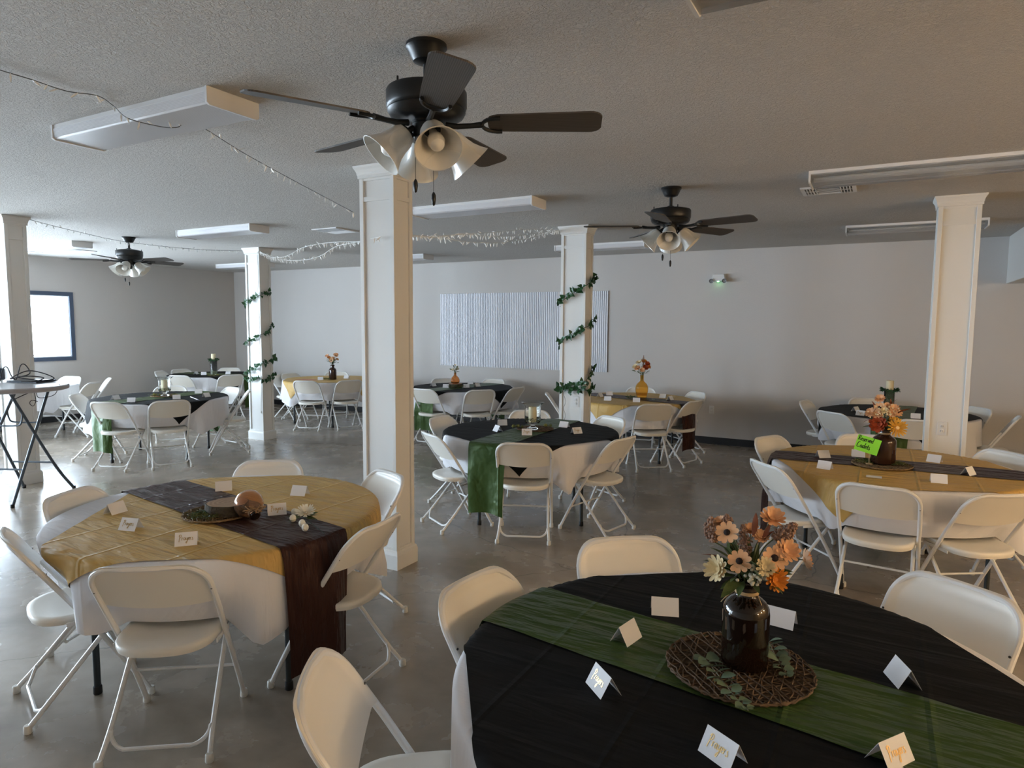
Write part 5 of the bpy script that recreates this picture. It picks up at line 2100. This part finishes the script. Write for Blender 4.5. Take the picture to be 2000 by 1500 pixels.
s8 = at(889, 756, ZT)
wood_slice(s8, 0.105, 0.05, 'wood slice under the little orange vase below the slatted panel', 5)
moss_patch(s8 + Vector((0, 0, 0.0)), 0.17, 170, 'green leaves round the wood slice below the slatted panel', moss_leaf, 0.034, 23, 0.03, 'moss', 0.115)
v8 = s8 + Vector((0, 0, 0.0515))
ROUNDV = [(0.035, 0), (0.056, 0.010), (0.068, 0.034), (0.066, 0.062), (0.052, 0.092), (0.032, 0.112), (0.021, 0.124), (0.018, 0.136), (0.018, 0.160), (0.022, 0.164)]
bottle(ROUNDV, 'glass_orange', v8, 'little round orange glass vase on a wood slice', 'vase', name='round_vase')
small_bouquet(v8, 0.165, 'small posy of cream flowers in the little orange vase', ['white', 'cream'], 0.045, 0.11, 7, 52, 12, 0.024)

b9 = at(1253, 776, ZT)
DEMI = [(0.055, 0), (0.064, 0.004), (0.070, 0.030), (0.080, 0.080), (0.083, 0.120), (0.079, 0.150), (0.062, 0.180), (0.036, 0.202), (0.025, 0.215), (0.023, 0.235), (0.023, 0.285), (0.027, 0.290)]
bottle(DEMI, 'glass_amber', b9, 'tall golden amber glass vase on the gold table by the back wall', 'vase', name='amber_vase')
small_bouquet(b9, 0.29, 'bouquet of orange and cream flowers with a dark spike in the amber vase', ['orange', 'cream', 'cream', 'peach', 'rust'], 0.105, 0.19, 11, 53, 16, 0.040, 0.07)
moss_patch(at(1233, 780, ZT), 0.05, 70, 'tuft of greenery left of the amber vase', moss_leaf, 0.035, 24, 0.04, 'moss')
eucalyptus([at(1262, 780, ZT + 0.006), at(1280, 782, ZT + 0.008), at(1303, 783, ZT + 0.006)], 'green sprig lying on the runner right of the amber vase', 10, 0.034, 8)


def candle_stand(u, v_base, v_top, z, lab_h, lab_w, lab_c, seed, rim=0.058):
    b = at(u, v_base, z)
    ztop = hgt(u, v_top, b)
    zc0 = ztop - 0.115
    hgl = zc0 - b.z
    o = empty('cylinder_vase', b, 0, lab_h, 'candle holder')
    outp = [(rim - 0.008, 0), (rim, 0.006), (rim, hgl - 0.002), (rim - 0.002, hgl)]
    inn = [(rim - 0.005, hgl - 0.002), (rim - 0.005, 0.010), (0.002, 0.009)]
    MB().lathe(outp + inn, 32, cap1=False).build('glass', 'glass_clear', o, ang=50)
    MB().lathe([(rim * 0.97, hgl + 0.0002), (rim * 0.97, hgl + 0.003)], 28).build('lid', 'glass_clear', o)
    k = empty('pillar_candle', (b.x, b.y, zc0 + 0.0035), 0, lab_c, 'candle', 'cream pillar candles')
    MB().lathe([(0.036, 0.0), (0.038, 0.004), (0.038, 0.108), (0.035, 0.112), (0.030, 0.108), (0.004, 0.105)], 28).build('wax', 'candle', k)
    MB().tube([(0, 0, 0.103), (0.001, 0, 0.117)], 0.0012, 5).build('wick', 'wick', k)
    rnd = random.Random(seed)
    w = empty('leaf_wreath', (b.x, b.y, zc0 + 0.0035), 0, lab_w, 'wreath')
    MB().tube([(0.062 * math.cos(a * PI / 12), 0.062 * math.sin(a * PI / 12), 0.010) for a in range(24)], 0.005, 6, closed=True).build('ring', 'ivy_stem', w)
    for i in range(110):
        a = rnd.uniform(0, 2 * PI)
        d = Vector((math.cos(a) * rnd.uniform(.3, 1), math.sin(a) * rnd.uniform(.3, 1), rnd.uniform(-.5, .7)))
        rr = rnd.uniform(0.05, 0.075)
        add_leaf(w, moss_leaf, Vector((rr * math.cos(a), rr * math.sin(a), rnd.uniform(0.004, 0.02))), d, rnd.uniform(0.025, 0.042), rnd=rnd)


moss_patch(at(418, 734, ZG), 0.10, 90, 'dry moss round the candle in the far corner', moss_leaf, 0.03, 25, 0.015, 'moss_yellow', 0.062)
candle_stand(418, 733, 691, ZG, 'clear glass cylinder holding up the candle in the far corner', 'leafy wreath round the candle in the far corner', 'cream pillar candle on a wreath in the far left corner', 61)
candle_stand(1735, 806, 743, ZG + 0.003, 'clear glass cylinder behind the orange bouquet', 'leafy green wreath above the orange bouquet', 'cream pillar candle rising above the orange bouquet', 62, 0.052)

# ------------------------------------------------------------------ folding bar table at the left
bt = Vector((-7.13, 3.20, 0))
ZB = 1.085
o = empty('bar_table', bt, 0, 'tall grey folding bar table with crossed legs at the left border', 'bar table')
MB().lathe([(0.40, ZB - 0.048), (0.425, ZB - 0.040), (0.43, ZB - 0.012), (0.422, ZB)], 56).build('tabletop', 'bar_top', o)
fa, fb, fc, fd = Vector((-6.815, 2.98, 0)) - bt, Vector((-7.54, 3.41, 0)) - bt, Vector((-7.07, 3.64, 0)) - bt, Vector((-7.285, 2.75, 0)) - bt
legsP = {}
for nm, foot, top in (('a', fa, fc), ('b', fb, fd), ('c', fc, fa), ('d', fd, fb)):
    tp = Vector((top.x * 0.62, top.y * 0.62, ZB - 0.045))
    kn = foot.lerp(tp, 0.30)
    kn = Vector((kn.x * 0.92, kn.y * 0.92, kn.z))
    pts = [Vector((foot.x, foot.y, 0.012)), kn, tp]
    legsP[nm] = pts
    l = MB().tube(smooth_path(pts, 6), 0.0135, 10).build('leg', 'bar_leg', o)
    MB().lathe([(0.015, 0), (0.017, 0.004), (0.016, 0.03), (0.0135, 0.034)], 12, M=T(foot.x, foot.y, 0)).build('leg_cap', 'leg_cap', l)
for x, y in (('b', 'c'), ('a', 'd')):
    MB().tube([legsP[x][1], legsP[y][1]], 0.009, 8).build('crossbar', 'bar_leg', o)
for x, y in (('a', 'd'), ('b', 'c')):
    p0, p1 = legsP[x][1].lerp(legsP[x][2], 0.72), legsP[y][1].lerp(legsP[y][2], 0.72)
    lo = Vector((0, 0, -0.12))
    MB().tube(smooth_path([p0, p0.lerp(p1, 0.04) + lo * 0.7, p0.lerp(p1, 0.18) + lo, p0.lerp(p1, 0.82) + lo, p0.lerp(p1, 0.96) + lo * 0.7, p1], 5), 0.008, 8).build('locking_bar', 'bar_leg', o)

sp = at(2, 741, ZB)
o = empty('speaker', sp, 0, 'dark rounded speaker on the bar table at the left border', 'speaker')
MB().lathe([(0.085, 0.004), (0.098, 0.010), (0.100, 0.020), (0.098, 0.105), (0.090, 0.116), (0.06, 0.120), (0.004, 0.120)], 32).build('body', 'device_dark', o)
MB().lathe([(0.08, 0), (0.08, 0.004)], 24).build('foot', 'leg_cap', o)
lp = at(62, 746, ZB + 0.0005)
o = empty('laptop', lp, R_(20), 'closed dark laptop lying on the bar table', 'laptop')
MB().bbox(-0.17, 0.17, -0.12, 0.12, 0.0, 0.012, 0.003).build('base', 'device_dark', o)
MB().bbox(-0.17, 0.17, -0.12, 0.12, 0.013, 0.021, 0.003).build('lid', 'device_dark', o)
cp = at(40, 745, ZB + 0.024)
o = empty('cable_coil', cp, 0, 'tangled black cable lying in loops on the bar table', 'cable')
side = Vector((rgt.x, rgt.y, 0)).normalized()
dep = Vector((fwd.x, fwd.y, 0)).normalized()
K = lambda a, b, z: side * a + dep * b + Vector((0, 0, z))
MB().tube(smooth_path([K(-.20, 0, .0), K(-.17, .01, .12), K(-.12, 0, .135), K(-.08, -.01, .06), K(-.04, 0, .02), K(0.0, .01, .15), K(.04, .02, .16), K(.08, .02, .08), K(.03, -.03, .05), K(-.06, -.05, .03), K(.06, .0, .10), K(.18, .03, .085), K(.30, .04, .03), K(.22, -.02, .012), K(.10, -.05, .03), K(.0, -.05, .045), K(.12, -.04, .055), K(.24, -.02, .04), K(.20, -.06, .01), K(.06, -.07, .004)], 7), 0.0052, 6).build('cable', 'wire_black', o)
c0 = at(28, 752, ZB + 0.006)
o = empty('hanging_cable', c0, 0, 'thin black cable looping below the bar table', 'cable')
tb = bt + Vector((0, 0, ZB - 0.055))
P3 = [pt(bt, u, v, 0.16) for (u, v) in ((68, 758), (58, 766), (45, 772), (30, 779))]
MB().tube(smooth_path([p - c0 for p in P3], 6), 0.0045, 6).build('cable', 'wire_black', o)
P4 = [pt(bt, u, v, 0.18) for (u, v) in ((68, 758), (68, 770), (70, 783), (65, 793), (58, 788), (62, 782), (74, 784))]
MB().tube(smooth_path([p - c0 for p in P4], 6), 0.003, 6).build('cable', 'wire_black', o)
P5 = [pt(bt, u, v, 0.14) for (u, v) in ((72, 758), (72, 772), (78, 777), (95, 775), (107, 770), (113, 760), (116, 750))]
MB().tube(smooth_path([p - c0 for p in P5], 6), 0.0035, 6).build('cable', 'wire_black', o)

bpy.context.view_layer.update()
